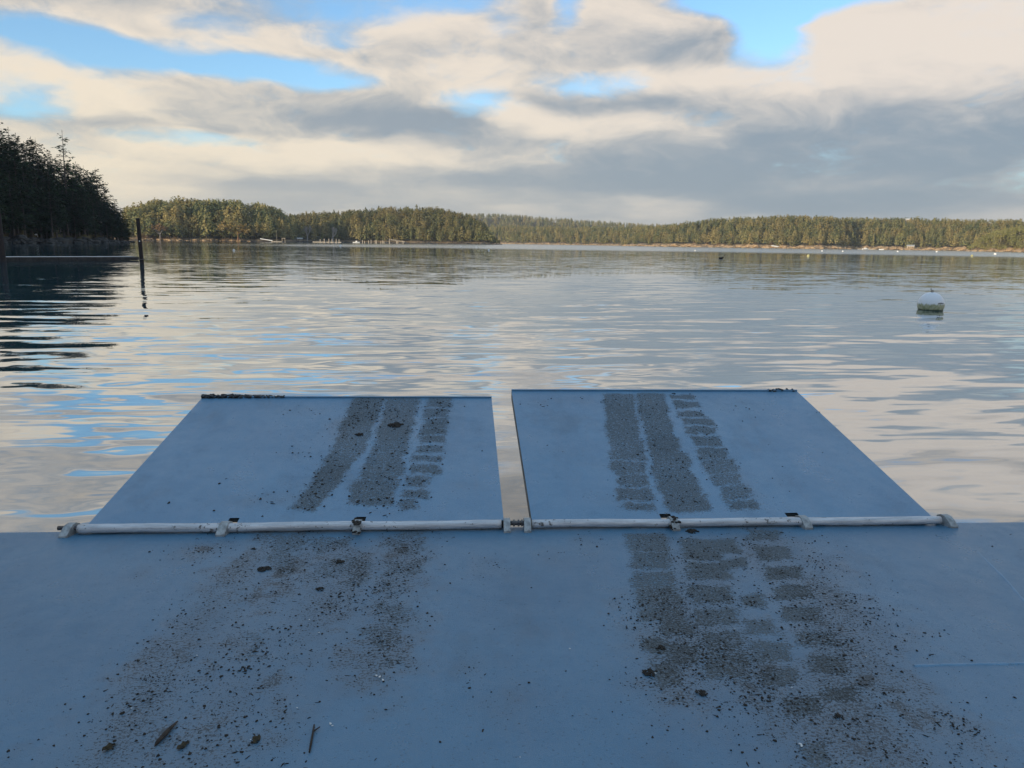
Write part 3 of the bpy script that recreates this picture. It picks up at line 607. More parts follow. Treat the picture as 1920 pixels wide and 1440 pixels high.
ranks(PROM, [(556, 645, 'in shade behind the bare grey trees'), (645, 765, 'in shade behind the long row of pale pilings'), (765, 860, 'in shade right of the long row of pale pilings'), (860, 931, 'in shade at the tip of the middle promontory')], 8, .05, .10, 12, 19, (0, 1, 2, 3, 6), 41)
ranks(MIDS, [(945, 1050, 'on the far middle shore just right of the promontory tip'), (1050, 1150, 'at the centre of the far middle shore'), (1150, 1241, 'on the far middle shore where the right shore begins')], 7, .04, .09, 12, 21, (0, 1, 3, 6, 7), 51)
ranks(RIGHT, [(1250, 1390, 'above the left part of the tan rocks'), (1390, 1480, 'above the long beached hull'), (1480, 1576, 'above the right end of the tan rocks')], 8, .06, .12, 11, 18, (0, 3, 4, 5, 1), 61)
ranks(RIGHT, [(1582, 1670, 'in shade behind the boats of the right cove'), (1670, 1750, 'in shade around the boat shed of the right cove'), (1750, 1831, 'between the right cove and the knoll')], 7, .05, .12, 15, 20, (0, 1, 2, 6, 7), 71)
ranks(KNOLL, [(1835, 1926, 'on the pale knoll at the right edge')], 10, .12, .3, 7, 12, (3, 4, 5), 81)
def solo(land, x, t_, h, k, name, label, mats, cat='tree', wide=1.0):
    me = far_mesh(k, mats); o = mobj(name, me, None, land.pt(x, t_)); o.scale = (h*wide, h*wide, h)
    return tag(o, label, cat)
solo(NL, 418, .05, 26, 6, 'conifer_tree', 'slim bright conifer standing alone left of the round madrone', [M_FAR, M_BARK], wide=1.4)
solo(NL, 388, .05, 28, 0, 'conifer_tree', 'tall pointed conifer in front of the wood, left of the slim bright one', [M_FAR, M_BARK])
solo(RIGHT, 1690, .12, 19, 4, 'deciduous_tree', 'yellow-leaved tree standing out of the dark wood around the right cove', [M_YEL, M_BARK], wide=1.3)
solo(RIGHT, 1405, .055, 15, 1, 'conifer_tree', 'small orange-tinged conifer at the water edge of the tan rocks', [M_MAD, M_MADB], wide=1.2)

def branchy(seed, H, spread, n, mat, leaf=None, lift=0.7):
    """trunk with real forking limbs; leaf clumps if a leaf material is given"""
    r = np.random.default_rng(seed); vs, fs = [], []; off = 0; tips = []
    def grow(p, d, L, rad, lv):
        nonlocal off
        q = p + d*L; v, f = cone_np(p, q, rad, rad*0.65, 5); vs.append(v); fs.append(f+off); off += len(v)
        if lv == 0: tips.append(q); return
        for _ in range(n if lv > 1 else n+1):
            nd = d + r.normal(0, spread, 3); nd[2] = abs(nd[2])*lift + 0.25*lift; nd /= np.linalg.norm(nd)
            grow(q - d*L*r.uniform(0, .35), nd, L*r.uniform(0.6, 0.85), rad*0.6, lv-1)
    grow(np.zeros(3), np.array([0.05, 0, 1.0]), H*(0.24 if leaf else 0.14), H*(0.018 if leaf else 0.026), 4 if leaf else 5)
    tr = mesh_np('trunk', np.vstack(vs), np.vstack(fs), [mat], smooth=True); cr = None
    if leaf:
        T_ = np.array(tips); T_ = np.repeat(T_, 10, 0)+r.normal(0, H*0.034, (len(T_)*10, 3)); m = len(T_)
        D = r.normal(0, 1, (m, 3)); D /= np.linalg.norm(D, axis=1)[:, None]
        v = blades(r, T_, D, r.uniform(.03, .06, m)*H, r.uniform(.02, .045, m)*H, 1.0)
        cr = mesh_np('crown', v, np.arange(4*m).reshape(m, 4), [leaf]); set_tint(cr, np.repeat(r.random(m), 4))
    return tr, cr, H
def branch_tree(me, name, loc, label, sc_=1.0, wide=1.0):
    r = empty(name, loc); r.scale = (sc_*wide, sc_*wide, sc_); mobj('trunk', me[0], r)
    if me[1]: mobj('crown', me[1], r)
    return tag(r, label, 'tree')
branch_tree(branchy(3, 20, .55, 3, M_MADB, M_MAD, .55), 'madrone_tree', NL.pt(446, .03), 'round orange-green madrone leaning over the shore left of the first dock', 1.5, 1.3)
branch_tree(branchy(9, 17, .5, 3, M_PALE, M_SHRUB, .6), 'madrone_tree', NL.pt(300, .04), 'pale-branched bushy tree above the dry shrubs near the headland', 1.3, 1.2)
fan = branchy(5, 22, .36, 3, M_PALE, None, 1.2)
branch_tree(fan, 'bare_tree', PROM.pt(576, .012), 'bare grey fan-shaped tree, left of the pair behind the pilings', 1.75, .95)
branch_tree(branchy(6, 22, .34, 3, M_PALE, None, 1.2), 'bare_tree', PROM.pt(624, .012), 'bare grey fan-shaped tree, right of the pair behind the pilings', 1.75, .75)
r_ = random.Random(5)
sh_me = far_mesh(4, [M_SHRUB, M_MADB])
for i, x in enumerate(fr(262, 330, 8)+fr(1010, 1240, 17)+fr(1300, 1560, 24)):
    L_ = NL if x < 400 else (MIDS if x < 1250 else RIGHT)
    o = mobj('shrub', sh_me, None, L_.pt(x+r_.uniform(-3, 3), r_.uniform(.045, .065))); h = r_.uniform(3.5, 6.5); o.scale = (h*2, h*2, h)
    o.location.z -= h*.2
    if x < 400: tag(o, 'dry reddish shrub on the tan shore just right of the headland', 'shrub', 'dry shrubs right of the headland')
    elif x < 1250: tag(o, 'dry reddish shrub at the foot of the far middle shore', 'shrub', 'dry shrubs of the middle shore')
    else: tag(o, 'dry reddish shrub among the tan rocks of the right shore', 'shrub', 'dry shrubs of the right shore')

# ------------------------------------------------------------------ shore rocks
def rocks(name, label, land, x0, x1, n, size, mat, seed, t1=0.05):
    r = random.Random(seed); bm = bmesh.new()
    for _ in range(n):
        p = land.pt(r.uniform(x0, x1), r.uniform(-0.012, t1)); s = size*r.uniform(0.35, 1.3)
        lump(bm, (p.x, p.y, p.z), s, r, 1, (r.uniform(1, 2.0), r.uniform(.8, 1.6), r.uniform(.4, .8)), .22)
    tag(bm_obj(name, bm, mat), label, 'rocks', kind='stuff')
rocks('shore_rocks', 'dark jumbled rocks along the foot of the headland', HEAD, -60, 246, 330, .9, M_ROCKD, 1, .06)
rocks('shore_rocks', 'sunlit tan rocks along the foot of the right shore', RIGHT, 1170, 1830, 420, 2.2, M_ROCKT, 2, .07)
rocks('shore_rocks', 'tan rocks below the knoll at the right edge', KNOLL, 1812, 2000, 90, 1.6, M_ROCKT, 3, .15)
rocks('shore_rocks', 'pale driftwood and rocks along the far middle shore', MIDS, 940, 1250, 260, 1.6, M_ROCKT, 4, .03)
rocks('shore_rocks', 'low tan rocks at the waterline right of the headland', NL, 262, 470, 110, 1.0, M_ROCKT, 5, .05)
rocks('shore_rocks', 'dark rocks at the waterline of the middle promontory', PROM, 556, 940, 160, 1.0, M_ROCKD, 6, .03)
def boulder(x, t_, s, label, land, mat):
    bm = bmesh.new(); lump(bm, (0, 0, 0), s, random.Random(x), 2, (1.5, 1.1, .6), .12)
    tag(bm_obj('boulder', bm, mat, None, land.pt(x, t_)), label, 'rock', 'boulders on the headland shore')
boulder(112, .06, 2.4, 'largest pale grey boulder on the headland shore, middle of the rocky strip', HEAD, M_ROCKD)
boulder(190, .03, 1.8, 'low grey boulder at the waterline near the tip of the headland', HEAD, M_ROCKD)

# ------------------------------------------------------------------ floating dock and piles on the left
def timber_pile(name, x, d, top, label, r=0.17, mat=M_PILED, lean=0.0):
    h = zat(x, top, d); p = at(x, d); e = empty(name, (p.x, p.y, -1.0)); e.rotation_euler = (0, lean, 0)
    bm = bmesh.new(); g = random.Random(x)
    for k in range(8): 
        z0, z1 = (h+1)*k/8, (h+1)*(k+1)/8
        tube(bm, (0, 0, z0), (0, 0, z1), r*(1.05-.02*k), r*(1.03-.02*k), 14)
    bm_obj('shaft', bm, mat, e, smooth=False)
    bm = bmesh.new(); lump(bm, (0, 0, h+1), r*.98, g, 2, (1, 1, .55), .05); bm_obj('rounded_top', bm, mat, e)
    return e, h
e, h = timber_pile('mooring_pile', 263, 74, 412, 'dark timber pile', lean=R(-1.2))
tag(e, 'tall dark timber pile at the end of the floating dock, leaning slightly left', 'pile')
bm = bmesh.new(); tube(bm, (0.05, -.2, h*.5+1.0), (0.05, -.16, h*.5+1.0), .05, .05, 12); bm_obj('reflector', bm, M_WHITE, e)
bm = bmesh.new()
for k in range(18):
    a0, a1 = k*math.tau/18, (k+1)*math.tau/18
    tube(bm, (.30*math.cos(a0), .30*math.sin(a0), 1.32), (.30*math.cos(a1), .30*math.sin(a1), 1.32), .03, .03, 6)
bm_obj('pile_hoop', bm, M_GALV, e)
e, h = timber_pile('mooring_pile', 1, 78, 402, 'dark pile', r=.22)
tag(e, 'dark timber pile cut by the left edge of the photo', 'pile')
D0, D1 = at(-190, 79.0), at(256, 82.0)
dv = (D1-D0); dl = dv.length; da = math.atan2(dv.y, dv.x)
dk = tag(empty('floating_dock', (D0.x, D0.y, 0), da), 'long low floating dock running in from the left edge to the dark pile', 'dock')
g = random.Random(2); nb = int(dl/0.30)
bm0 = bmesh.new(); box(bm0, -.142, .142, 0, 3.2, .30, .345); pm = bpy.data.meshes.new('plank'); bm0.to_mesh(pm); bm0.free(); pm.materials.append(M_DOCKT)
for k in range(nb):
    o = mobj('plank', pm, dk, (.15+k*dl/nb, 0, g.uniform(-.004, .004)))
bm = bmesh.new(); box(bm, 0, dl, -.06, -.005, .03, .34); box(bm, 0, dl, 3.205, 3.26, .10, .34); box(bm, dl+.005, dl+.06, -.06, 3.26, .10, .34); bm_obj('fascia', bm, M_DOCKD, dk)
fm = None
for k in range(int(dl/2.0)):
    if fm is None:
        bm = bmesh.new(); box(bm, .02, 1.98, .0, 2.35, -.25, .29); o = bm_obj('float', bm, M_DOCKD, dk, bevel=.04); fm = o.data
    else: o = mobj('float', fm, dk)
    o.location = (k*2.0, 0, 0)
cm = None
for k in range(int(dl/1.5)):
    if cm is None:
        bm = bmesh.new(); box(bm, -.04, .04, -.085, -.062, .12, .30); o = bm_obj('rub_block', bm, M_PILED, dk); cm = o.data
    else: o = mobj('rub_block', cm, dk)
    o.location = (.5+k*1.5, 0, 0)

# white chair on the headland bank
cpt = HEAD.pt(68, .10); ch = tag(empty('garden_chair', cpt, .6), 'tiny white garden chair on the grassy bank of the headland', 'chair')
bm = bmesh.new(); box(bm, -.4, .4, -.35, .35, .38, .45); bm_obj('seat', bm, M_WHITE, ch)
bm = bmesh.new(); box(bm, -.4, .4, .30, .36, .45, 1.25, Matrix.Rotation(R(-12), 4, 'X')); bm_obj('backrest', bm, M_WHITE, ch)
for sx in (-.36, .36):
    for sy in (-.3, .3):
        bm = bmesh.new(); box(bm, sx-.04, sx+.04, sy-.04, sy+.04, -.2, .38); bm_obj('leg', bm, M_WHITE, ch)

# ------------------------------------------------------------------ far docks, pilings, boats, buoys
def wpile(x, d, top, label, group, r=.24):
    h = zat(x, top, d); p = at(x, d, -1); bm = bmesh.new(); tube(bm, (0, 0, 0), (0, 0, h+1), r*1.05, r, 10); tube(bm, (0, 0, h+1.002), (0, 0, h+1.25), r*1.1, .03, 10)
    tag(bm_obj('mooring_pile', bm, M_PILEW, None, p), label, 'pile', group)
for i, (x, top) in enumerate([(600.4, 449), (608, 448), (616.7, 448), (622.5, 448.5), (630.4, 448.3), (635.8, 449)]):
    wpile(x, 690, top, 'pale sunlit piling on the small dock in front of the bare grey trees', 'pilings of the dock by the bare trees')
for i, (x, top) in enumerate([(679.8, 450.5), (683.7, 452), (691, 451), (695.8, 450), (703.5, 450.5), (705.8, 451), (714, 452.5), (717.7, 451), (720, 453), (730, 451), (743.7, 451.5), (746, 452), (755.8, 452.5)]):
    wpile(x, 700, top, 'pale sunlit piling in the long row right of the small dock', 'long row of pale pilings')
def jetty(x0, x1, d, h, label, posts=()):
    a, b = at(x0, d), at(x1, d); v = b-a; e = tag(empty('dock', a, math.atan2(v.y, v.x)), label, 'dock'); L = v.length
    bm = bmesh.new(); box(bm, 0, L, 0, 2.2, .15, h); bm_obj('deck', bm, M_PILEW, e)
    bm = bmesh.new()
    for k in range(int(L/4)+1): box(bm, k*4, k*4+1.6, .1, 2.1, -.3, .148)
    bm_obj('floats', bm, M_DOCKD, e); return e, L
jetty(586, 640, 693, .75, 'pale low dock in front of the two bare grey trees')
e, L = jetty(508, 528, 690, .6, 'small pale float with a sloping ramp, leftmost of the far docks')
bm = bmesh.new(); T = Matrix.Rotation(R(9), 4, 'Y'); box(bm, -9, 1, .3, 1.5, .9, 1.6, T); bm_obj('gangway', bm, M_WHITE, e)
bm = bmesh.new(); tube(bm, (L*.55, 1, .6), (L*.55, 1, 10), .09, .05, 6); bm_obj('mast', bm, M_PILEW, e)
e = tag(empty('pile_frame', at(529, 692)), 'pale frame of two piles joined by a crossbar right of the leftmost far dock', 'frame')
bm = bmesh.new(); tube(bm, (0, 0, -1), (0, 0, 3), .16); bm_obj('post', bm, M_PILEW, e)
bm = bmesh.new(); tube(bm, (2.4, 0, -1), (2.4, 0, 3), .16); bm_obj('post', bm, M_PILEW, e)
bm = bmesh.new(); box(bm, -.3, 2.7, -.12, .12, 3.0, 3.25); bm_obj('crossbar', bm, M_PILEW, e)
e = tag(empty('gangway', at(728, 705)), 'pale gangway sloping down behind the long row of pilings', 'gangway')
bm = bmesh.new(); T = Matrix.Rotation(R(8), 4, 'Y'); box(bm, 0, 14, 0, 1.3, 3.2, 3.4, T); bm_obj('walkway', bm, M_PILEW, e)
for yy in (0, 1.3):
    bm = bmesh.new(); box(bm, 0, 14, yy-.05, yy+.05, 4.0, 4.15, T)
    for k in range(8): box(bm, k*2-.04, k*2+.04, yy-.04, yy+.04, 3.4, 4.0, T)
    bm_obj('railing', bm, M_PILEW, e)
def boat(x, d, L, label, cabin=True, rz=0.2, group='small white boats'):
    e = tag(empty('motor_boat' if cabin else 'rowing_boat', at(x, d), rz), label, 'boat', group); bm = bmesh.new()
    secs = []
    for k in range(9):
        q = k/8; w_ = .19*L*math.sin(min(1, (1-q)*1.6+.05)*math.pi/2)**.7 if q > .3 else .19*L*(.85+.5*q)
        w_ = max(w_, .03); sh = .9+.25*q*q; kz = -.25+.5*max(0, q-.7)**2*6
        secs.append([bm.verts.new((q*L-L/2, s_*w_*f_, z_)) for s_, f_, z_ in ((-1, 1, sh), (-1, .85, .25), (0, .1, kz), (1, .85, .25), (1, 1, sh))])
    for a, b in zip(secs, secs[1:]):
        for j in range(4): bm.faces.new((a[j], a[j+1], b[j+1], b[j]))
        bm.faces.new((a[4], a[0], b[0], b[4]))
    bm.faces.new(secs[0]); bmesh.ops.recalc_face_normals(bm, faces=bm.faces)
    bm_obj('hull', bm, M_WHITE, e)
    if cabin:
        bm = bmesh.new(); vs = box(bm, -L*.12, L*.16, -.13*L, .13*L, 1.0, 1.9)
        for v in vs:
            if v.co.z > 1.5: v.co.x *= .8; v.co.y *= .85
        bm_obj('cabin', bm, M_WHITE, e)
        bm = bmesh.new(); box(bm, L*.161, L*.17, -.1*L, .1*L, 1.2, 1.6); bm_obj('windscreen', bm, M_DOCKD, e)
boat(1623, 955, 7.5, 'small white cabin boat moored in the mouth of the right cove', True, .3)
boat(1653, 850, 4.5, 'little white open boat right of the cabin boat, nearer on the water', False, -.2)
boat(668, 704, 6, 'white boat at the left end of the long row of pilings', True, .1)
e, L = jetty(1608, 1640, 975, .6, 'grey float behind the white cabin boat in the right cove')
# beached pale boat on the tan rocks
p = RIGHT.pt(1458, .045)
e = tag(empty('beached_hull', (p.x, p.y, p.z+.8), 0), 'long pale upturned hull lying aslant on the tan rocks of the right shore', 'boat'); e.rotation_euler = (0, R(10), R(8))
bm = bmesh.new(); vs = lump(bm, (0, 0, 0), 1, random.Random(1), 3, (8.5, 1.4, .9), 0)
bm_obj('hull', bm, M_WHITE, e)
bm = bmesh.new(); box(bm, -6.5, 6.5, -.08, .08, .75, 1.0); bm_obj('keel', bm, M_PILEW, e)
# houses
def house(x, land, t_, w_, h_, label, roofmat=None, lift=0):
    p = land.pt(x, t_); e = tag(empty('house', (p.x, p.y, p.z+lift), azim(x)*-1), label, 'house'); bm = bmesh.new(); box(bm, -w_/2, w_/2, 0, w_*.7, -2, h_); bm_obj('wall', bm, M_PILEW, e)
    bm = bmesh.new(); a = w_/2+.5; vs = [bm.verts.new(q) for q in ((-a, -.6, h_+.01), (a, -.6, h_+.01), (a, w_*.7+.6, h_+.01), (-a, w_*.7+.6, h_+.01), (-a, w_*.35, h_+w_*.22), (a, w_*.35, h_+w_*.22))]
    for f in ((0, 1, 5, 4), (3, 4, 5, 2), (0, 4, 3), (1, 2, 5), (0, 3, 2, 1)): bm.faces.new([vs[i] for i in f])
    bm_obj('roof', bm, roofmat or M_DOCKT, e)
    for k in (-1, 0, 1):
        bm = bmesh.new(); box(bm, k*w_*.3-w_*.09, k*w_*.3+w_*.09, -.03, -.003, h_*.35, h_*.75); bm_obj('window', bm, M_DOCKD, e)
house(1707, RIGHT, .05, 8, 2.6, 'low pale boat shed at the water in the right cove')
house(562, PROM, .04, 5, 2.6, 'small pale cabin on the shore left of the bare grey trees', M_WHITE)
house(1697, RIGHT, .46, 5, 2.2, 'tiny white house showing over the skyline trees of the right shore', M_WHITE, 9.0)

def mat_buoy():
    m, t, o = newmat('white_buoy_plastic')
    x, y, z = sep(t, objco(t)); n = noise(t, objco(t), 9.0, 5.0, .65); n2 = noise(t, xyz(t, x*14, y*14, z*2.5), 1.0, 4, .6)
    k = (z + (n2-.5)*.22).ss(-.01, .07)
    col = mix(t, k, mix(t, n.ss(.4, .6), (.30, .31, .16), (.44, .43, .28)), (.80, .82, .84))
    col = mix(t, (z+(n-.5)*.1).ss(-.13, -.17), col, (.05, .07, .035))
    principled(t, o, col, .35, .5); return m
M_BUOY = mat_buoy()
def big_buoy():
    x, yb = 1748, 581.5; d = ray(x, yb); t_ = -CAM_H/d.z; p = Vector((d.x*t_, d.y*t_, 0)); dist = p.length
    r = 20.3/F_PX*math.hypot(dist, CAM_H)*1.0; cz = r*.42
    p.y += r*.3
    e = tag(empty('mooring_buoy', (p.x, p.y, cz)), 'large white mooring buoy with a green weedy waterline and a small black mark', 'buoy')
    bm = bmesh.new(); bmesh.ops.create_uvsphere(bm, u_segments=48, v_segments=32, radius=r); bm_obj('float', bm, M_BUOY, e, smooth=True)
    bm = bmesh.new(); tube(bm, (0, 0, r-.01), (0, 0, r+.02), .035, .035, 16); bm_obj('cap_plate', bm, M_GALV, e)
    bm = bmesh.new()
    pts = [(-.035, 0, r+.01), (-.04, 0, r+.09), (-.055, 0, r+.135), (-.07, 0, r+.10)]
    for a, b in zip(pts, pts[1:]): tube(bm, a, b, .010, .009, 8)
    for k in range(7):
        a0, a1 = k*math.pi/7, (k+1)*math.pi/7
        tube(bm, (.012+.028*math.cos(a0), 0, r+.02+.06*math.sin(a0)), (.012+.028*math.cos(a1), 0, r+.02+.06*math.sin(a1)), .009, .009, 8)
    bm_obj('mooring_eye', bm, M_GALV, e)
    # black mark painted on the side, three joined strokes raised a millimetre
    bm = bmesh.new()
    def surf(a, z): q = math.sqrt(max(0, (r+.003)**2-z*z)); return Vector((q*math.sin(a), -q*math.cos(a), z))
    for a0, z0, a1, z1, a2, z2 in ((.02, .05, .12, .105, .22, .05), (.18, .05, .30, .12, .40, .05), (.35, .05, .50, .105, .60, .065), (.02, .05, .6, .05, .6, .075)):
        vs = [bm.verts.new(surf(*q)) for q in ((a0, z0), (a2, z2), (a1, z1))]; bm.faces.new(vs)
    bm_obj('painted_mark', bm, M_DOCKD, e)
big_buoy()
def small_buoy(x, y, px, label, mat=M_WHITE, group='small far mooring buoys'):
    k = (y-hz(x)); d = CAM_H*F_PX/max(k, 1.6)/math.cos(azim(x)); r = px/2/F_PX*d; p = at(x, d)
    e = tag(empty('mooring_buoy', (p.x, p.y, r*.35)), label, 'buoy', group)
    bm = bmesh.new(); bmesh.ops.create_uvsphere(bm, u_segments=14, v_segments=10, radius=r); bm_obj('float', bm, mat, e, smooth=True)
    bm = bmesh.new(); tube(bm, (0, 0, r*.9), (0, 0, r*1.4), r*.1); bm_obj('mooring_eye', bm, M_GALV, e)
M_BYEL = simple('faded_yellow_float', (.45, .42, .2), .5)
small_buoy(437.5, 469, 4.0, 'small white buoy below the round madrone on the left')
small_buoy(638, 461.5, 4.5, 'small white buoy just in front of the dock by the bare trees')
small_buoy(916.6, 469, 3.5, 'tiny white buoy off the tip of the middle promontory')
small_buoy(893.7, 464, 3, 'tiny white buoy left of the one off the promontory tip')
small_buoy(864, 463, 2.5, 'faintest white buoy near the promontory shore')
small_buoy(1304, 470, 2.6, 'tiny white buoy at the left end of the tan rocks')
small_buoy(1542, 471, 2.8, 'tiny white buoy right of the tan rocks')
small_buoy(1581, 471.5, 2.8, 'tiny white buoy at the left side of the right cove')
small_buoy(1684, 472, 3, 'tiny white buoy left of the boat shed in the right cove')
small_buoy(1757, 472.5, 3, 'tiny white buoy right of the boat shed in the right cove')
small_buoy(1517, 480, 5, 'low yellowish float out on the water below the tan rocks', M_BYEL)
small_buoy(1824, 480, 4, 'low yellowish float out on the water below the right knoll', M_BYEL)
small_buoy(1867, 477, 4, 'small pale float nearest the right knoll', M_WHITE)
# a diving duck
d = ray(1352, 485); t_ = -CAM_H/d.z; p = Vector((d.x*t_, d.y*t_, 0.0))
bm = bmesh.new()
V0 = [(-.26, 0, .06, .03), (-.18, 0, .07, .08), (0, 0, .07, .12), (.16, 0, .08, .10), (.24, 0, .16, .05), (.27, 0, .26, .04), (.29, 0, .32, .055), (.37, 0, .32, .025)]
prev = None
for (x_, y_, z_, r0) in V0:
    ring = [bm.verts.new((x_, r0*math.cos(a*math.tau/10), z_+r0*.85*math.sin(a*math.tau/10))) for a in range(10)]
    if prev:
        for j in range(10): bm.faces.new((prev[j], prev[(j+1) % 10], ring[(j+1) % 10], ring[j]))
    else: bm.faces.new(ring[::-1])
    prev = ring
bm.faces.new(prev)
dk_ = bm_obj('duck', bm, M_PILED, None, p, smooth=True); dk_.scale = (1.6, 1.6, 1.6)
tag(dk_, 'dark duck floating alone in the middle of the bay, seen side-on', 'bird')

# ------------------------------------------------------------------ the landing barge
YAW = R(3.7532)
BG = tag(empty('landing_barge', (-2.4636, 4.2614, 0.45), YAW), 'blue-grey steel landing barge deck with two raised ramp flaps and muddy tyre tracks', 'barge')
# mud fields in deck metres
def qnoise(X, Y, s, seed):
    r = np.random.default_rng(seed); g = r.random((64, 64)); x, y = X*s+37, Y*s+91
    xi, yi = np.floor(x).astype(int), np.floor(y).astype(int); fx, fy = x-xi, y-yi; fx, fy = fx*fx*(3-2*fx), fy*fy*(3-2*fy)
    G = lambda a, b: g[a % 64, b % 64]
    return (G(xi, yi)*(1-fx)+G(xi+1, yi)*fx)*(1-fy)+(G(xi, yi+1)*(1-fx)+G(xi+1, yi+1)*fx)*fy
def quad_field(X, Y, quads, soft=0.045, jit=0.026, seed=1):
    wx = (qnoise(X, Y, 9, seed)-.5)*jit*1.3+(qnoise(X, Y, 28, seed+1)-.5)*jit; wy = (qnoise(X, Y, 8, seed+2)-.5)*jit*1.6+(qnoise(X, Y, 25, seed+3)-.5)*jit*1.2
    A, B = X+wx, Y+wy; out_ = np.zeros_like(X)
    for q in quads:
        q = np.array(q); c = q.mean(0); d = np.full_like(X, 9.0)
        for i in range(4):
            p0, p1 = q[i], q[(i+1) % 4]; e_ = p1-p0; n_ = np.array([-e_[1], e_[0]]); n_ /= np.linalg.norm(n_)+1e-9
            if (c-p0)@n_ < 0: n_ = -n_
            d = np.minimum(d, (A-p0[0])*n_[0]+(B-p0[1])*n_[1])
        out_ = np.maximum(out_, np.clip(d/soft+0.85, 0, 1))
    return out_
def spot_field(X, Y, sp, seed=5):
    o_ = np.zeros_like(X)
    for (cx, cy, rx, ry) in sp:
        d = ((X-cx)/rx)**2+((Y-cy)/ry)**2; o_ = np.maximum(o_, np.exp(-d*1.1)*min(1.0, (rx*ry/.045)**.6))
    return o_*(0.35+0.95*qnoise(X, Y, 7, seed))*(0.6+0.8*qnoise(X, Y, 22, seed+1))
def set_f(me, name, v):
    a = me.attributes.new(name, 'FLOAT', 'POINT'); a.data.foreach_set('value', np.asarray(v, np.float32))
def sheet(name, x0, x1, y0, y1, step, parent, field, holes=(), thick=0.03, dent=0.0):
    nx, ny = int((x1-x0)/step)+1, int((y1-y0)/step)+1
    X, Y = np.meshgrid(np.linspace(x0, x1, nx), np.linspace(y0, y1, ny)); X, Y = X.ravel(), Y.ravel()
    Z = (qnoise(X, Y, 1.3, 77)-.5)*dent + (qnoise(X, Y, 4.0, 78)-.5)*dent*.3
    edge = np.minimum(np.minimum(X-x0, x1-X), np.minimum(Y-y0, y1-Y)); Z *= np.clip(edge/0.15, 0, 1)
    mud, spk = field(X, Y)
    Z = Z + mud*0.002*qnoise(X, Y, 60, 3)
    v = np.stack([X, Y, Z], 1); i = np.arange((nx-1)*(ny-1)); r0 = i//(nx-1)*nx+i % (nx-1)
    f = np.stack([r0, r0+1, r0+nx+1, r0+nx], 1)
    for (hx0, hx1, hy0, hy1) in holes:
        cx, cy = X[f].mean(1), Y[f].mean(1); f = f[~((cx > hx0) & (cx < hx1) & (cy > hy0) & (cy < hy1))]
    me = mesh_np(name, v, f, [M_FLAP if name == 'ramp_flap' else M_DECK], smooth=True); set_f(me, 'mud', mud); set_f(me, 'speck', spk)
    return mobj(name, me, parent), (X, Y, Z, mud, spk)
SMEAR = [[(1.0, -.10), (1.30, -.10), (1.22, -1.2), (0.88, -1.2)], [(1.35, -.25), (1.68, -.25), (1.60, -1.45), (1.22, -1.45)], [(.86, -1.2), (1.40, -1.2), (1.45, -2.25), (.78, -2.25)],
 [(1.78, -.02), (1.97, -.02), (1.94, -1.7), (1.72, -1.7)], [(3.70, -.25), (4.22, -.25), (4.15, -1.5), (3.66, -1.5)], [(3.36, -1.5), (4.0, -1.5), (3.95, -2.3), (3.22, -2.3)], [(3.0, -.9), (3.22, -.9), (3.2, -1.9), (2.9, -1.9)], [(3.30, -.4), (3.66, -.4), (3.5, -1.7), (3.15, -1.7)]]
def f_main(X, Y):
    sm_ = quad_field(X, Y, SMEAR, .16, .12, 23)*(.45+.75*qnoise(X*1.0, Y*.35, 6, 31))
    m = np.maximum(quad_field(X, Y, MR)*(0.72+.3*qnoise(X, Y, 3, 4)), quad_field(X, Y, ML, .05, .09, 9)*.62)
    s_ = np.maximum(spot_field(X, Y, SPM), sm_*.85); return m, s_
def f_l(X, Y): return quad_field(X, Y, LF, .05, .03, 14)*(.78+.25*qnoise(X, Y, 3, 4)), spot_field(X, Y, SPL, 8)*.55
def f_r(X, Y): return quad_field(X, Y, RF, .045, .028, 17)*(.80+.25*qnoise(X, Y, 3, 5)), spot_field(X, Y, SPR, 9)*.55
mainp, FMAIN = sheet('deck_plate', -2.6, 8.1, -2.6, 0.012, 0.0125, BG, f_main, dent=.006)
bm = bmesh.new(); box(bm, -2.6, 8.1, -8.0, -2.604, -.05, 0); bm_obj('rear_deck_plate', bm, M_DECK, BG)
bm = bmesh.new(); box(bm, -2.6, 8.1, -8.0, -.03, -.75, -.012); box(bm, -2.6, 8.1, -.028, .011, -.30, -.006); bm_obj('hull', bm, M_HULL, BG)
# welded seams: low ridges with a wavering crest
def seam(pts, nm):
    bm = bmesh.new(); n = 90; (x0, y0), (x1, y1) = pts; dx_, dy_ = x1-x0, y1-y0; L = math.hypot(dx_, dy_); nx_, ny_ = -dy_/L, dx_/L; prev = None
    for k in range(n+1):
        q = k/n; w_ = .011+.003*math.sin(k*1.7); h_ = .0013+.0004*math.sin(k*2.9)
        cx, cy = x0+dx_*q+.004*math.sin(k*.31), y0+dy_*q+.004*math.sin(k*.23)
        ring = [bm.verts.new((cx+nx_*w_*s_, cy+ny_*w_*s_, z_)) for s_, z_ in ((-1, -.004), (-.4, h_), (.4, h_), (1, -.004))]
        if prev:
            for j in range(3): bm.faces.new((prev[j], ring[j], ring[j+1], prev[j+1]))
        prev = ring
    bmesh.ops.recalc_face_normals(bm, faces=bm.faces)
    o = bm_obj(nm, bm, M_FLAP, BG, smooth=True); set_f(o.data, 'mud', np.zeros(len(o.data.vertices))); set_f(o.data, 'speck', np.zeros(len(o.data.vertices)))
seam(((5.22, -.10), (4.52, -2.55)), 'weld_seam'); seam(((4.05, -1.60), (7.9, -1.64)), 'weld_seam')
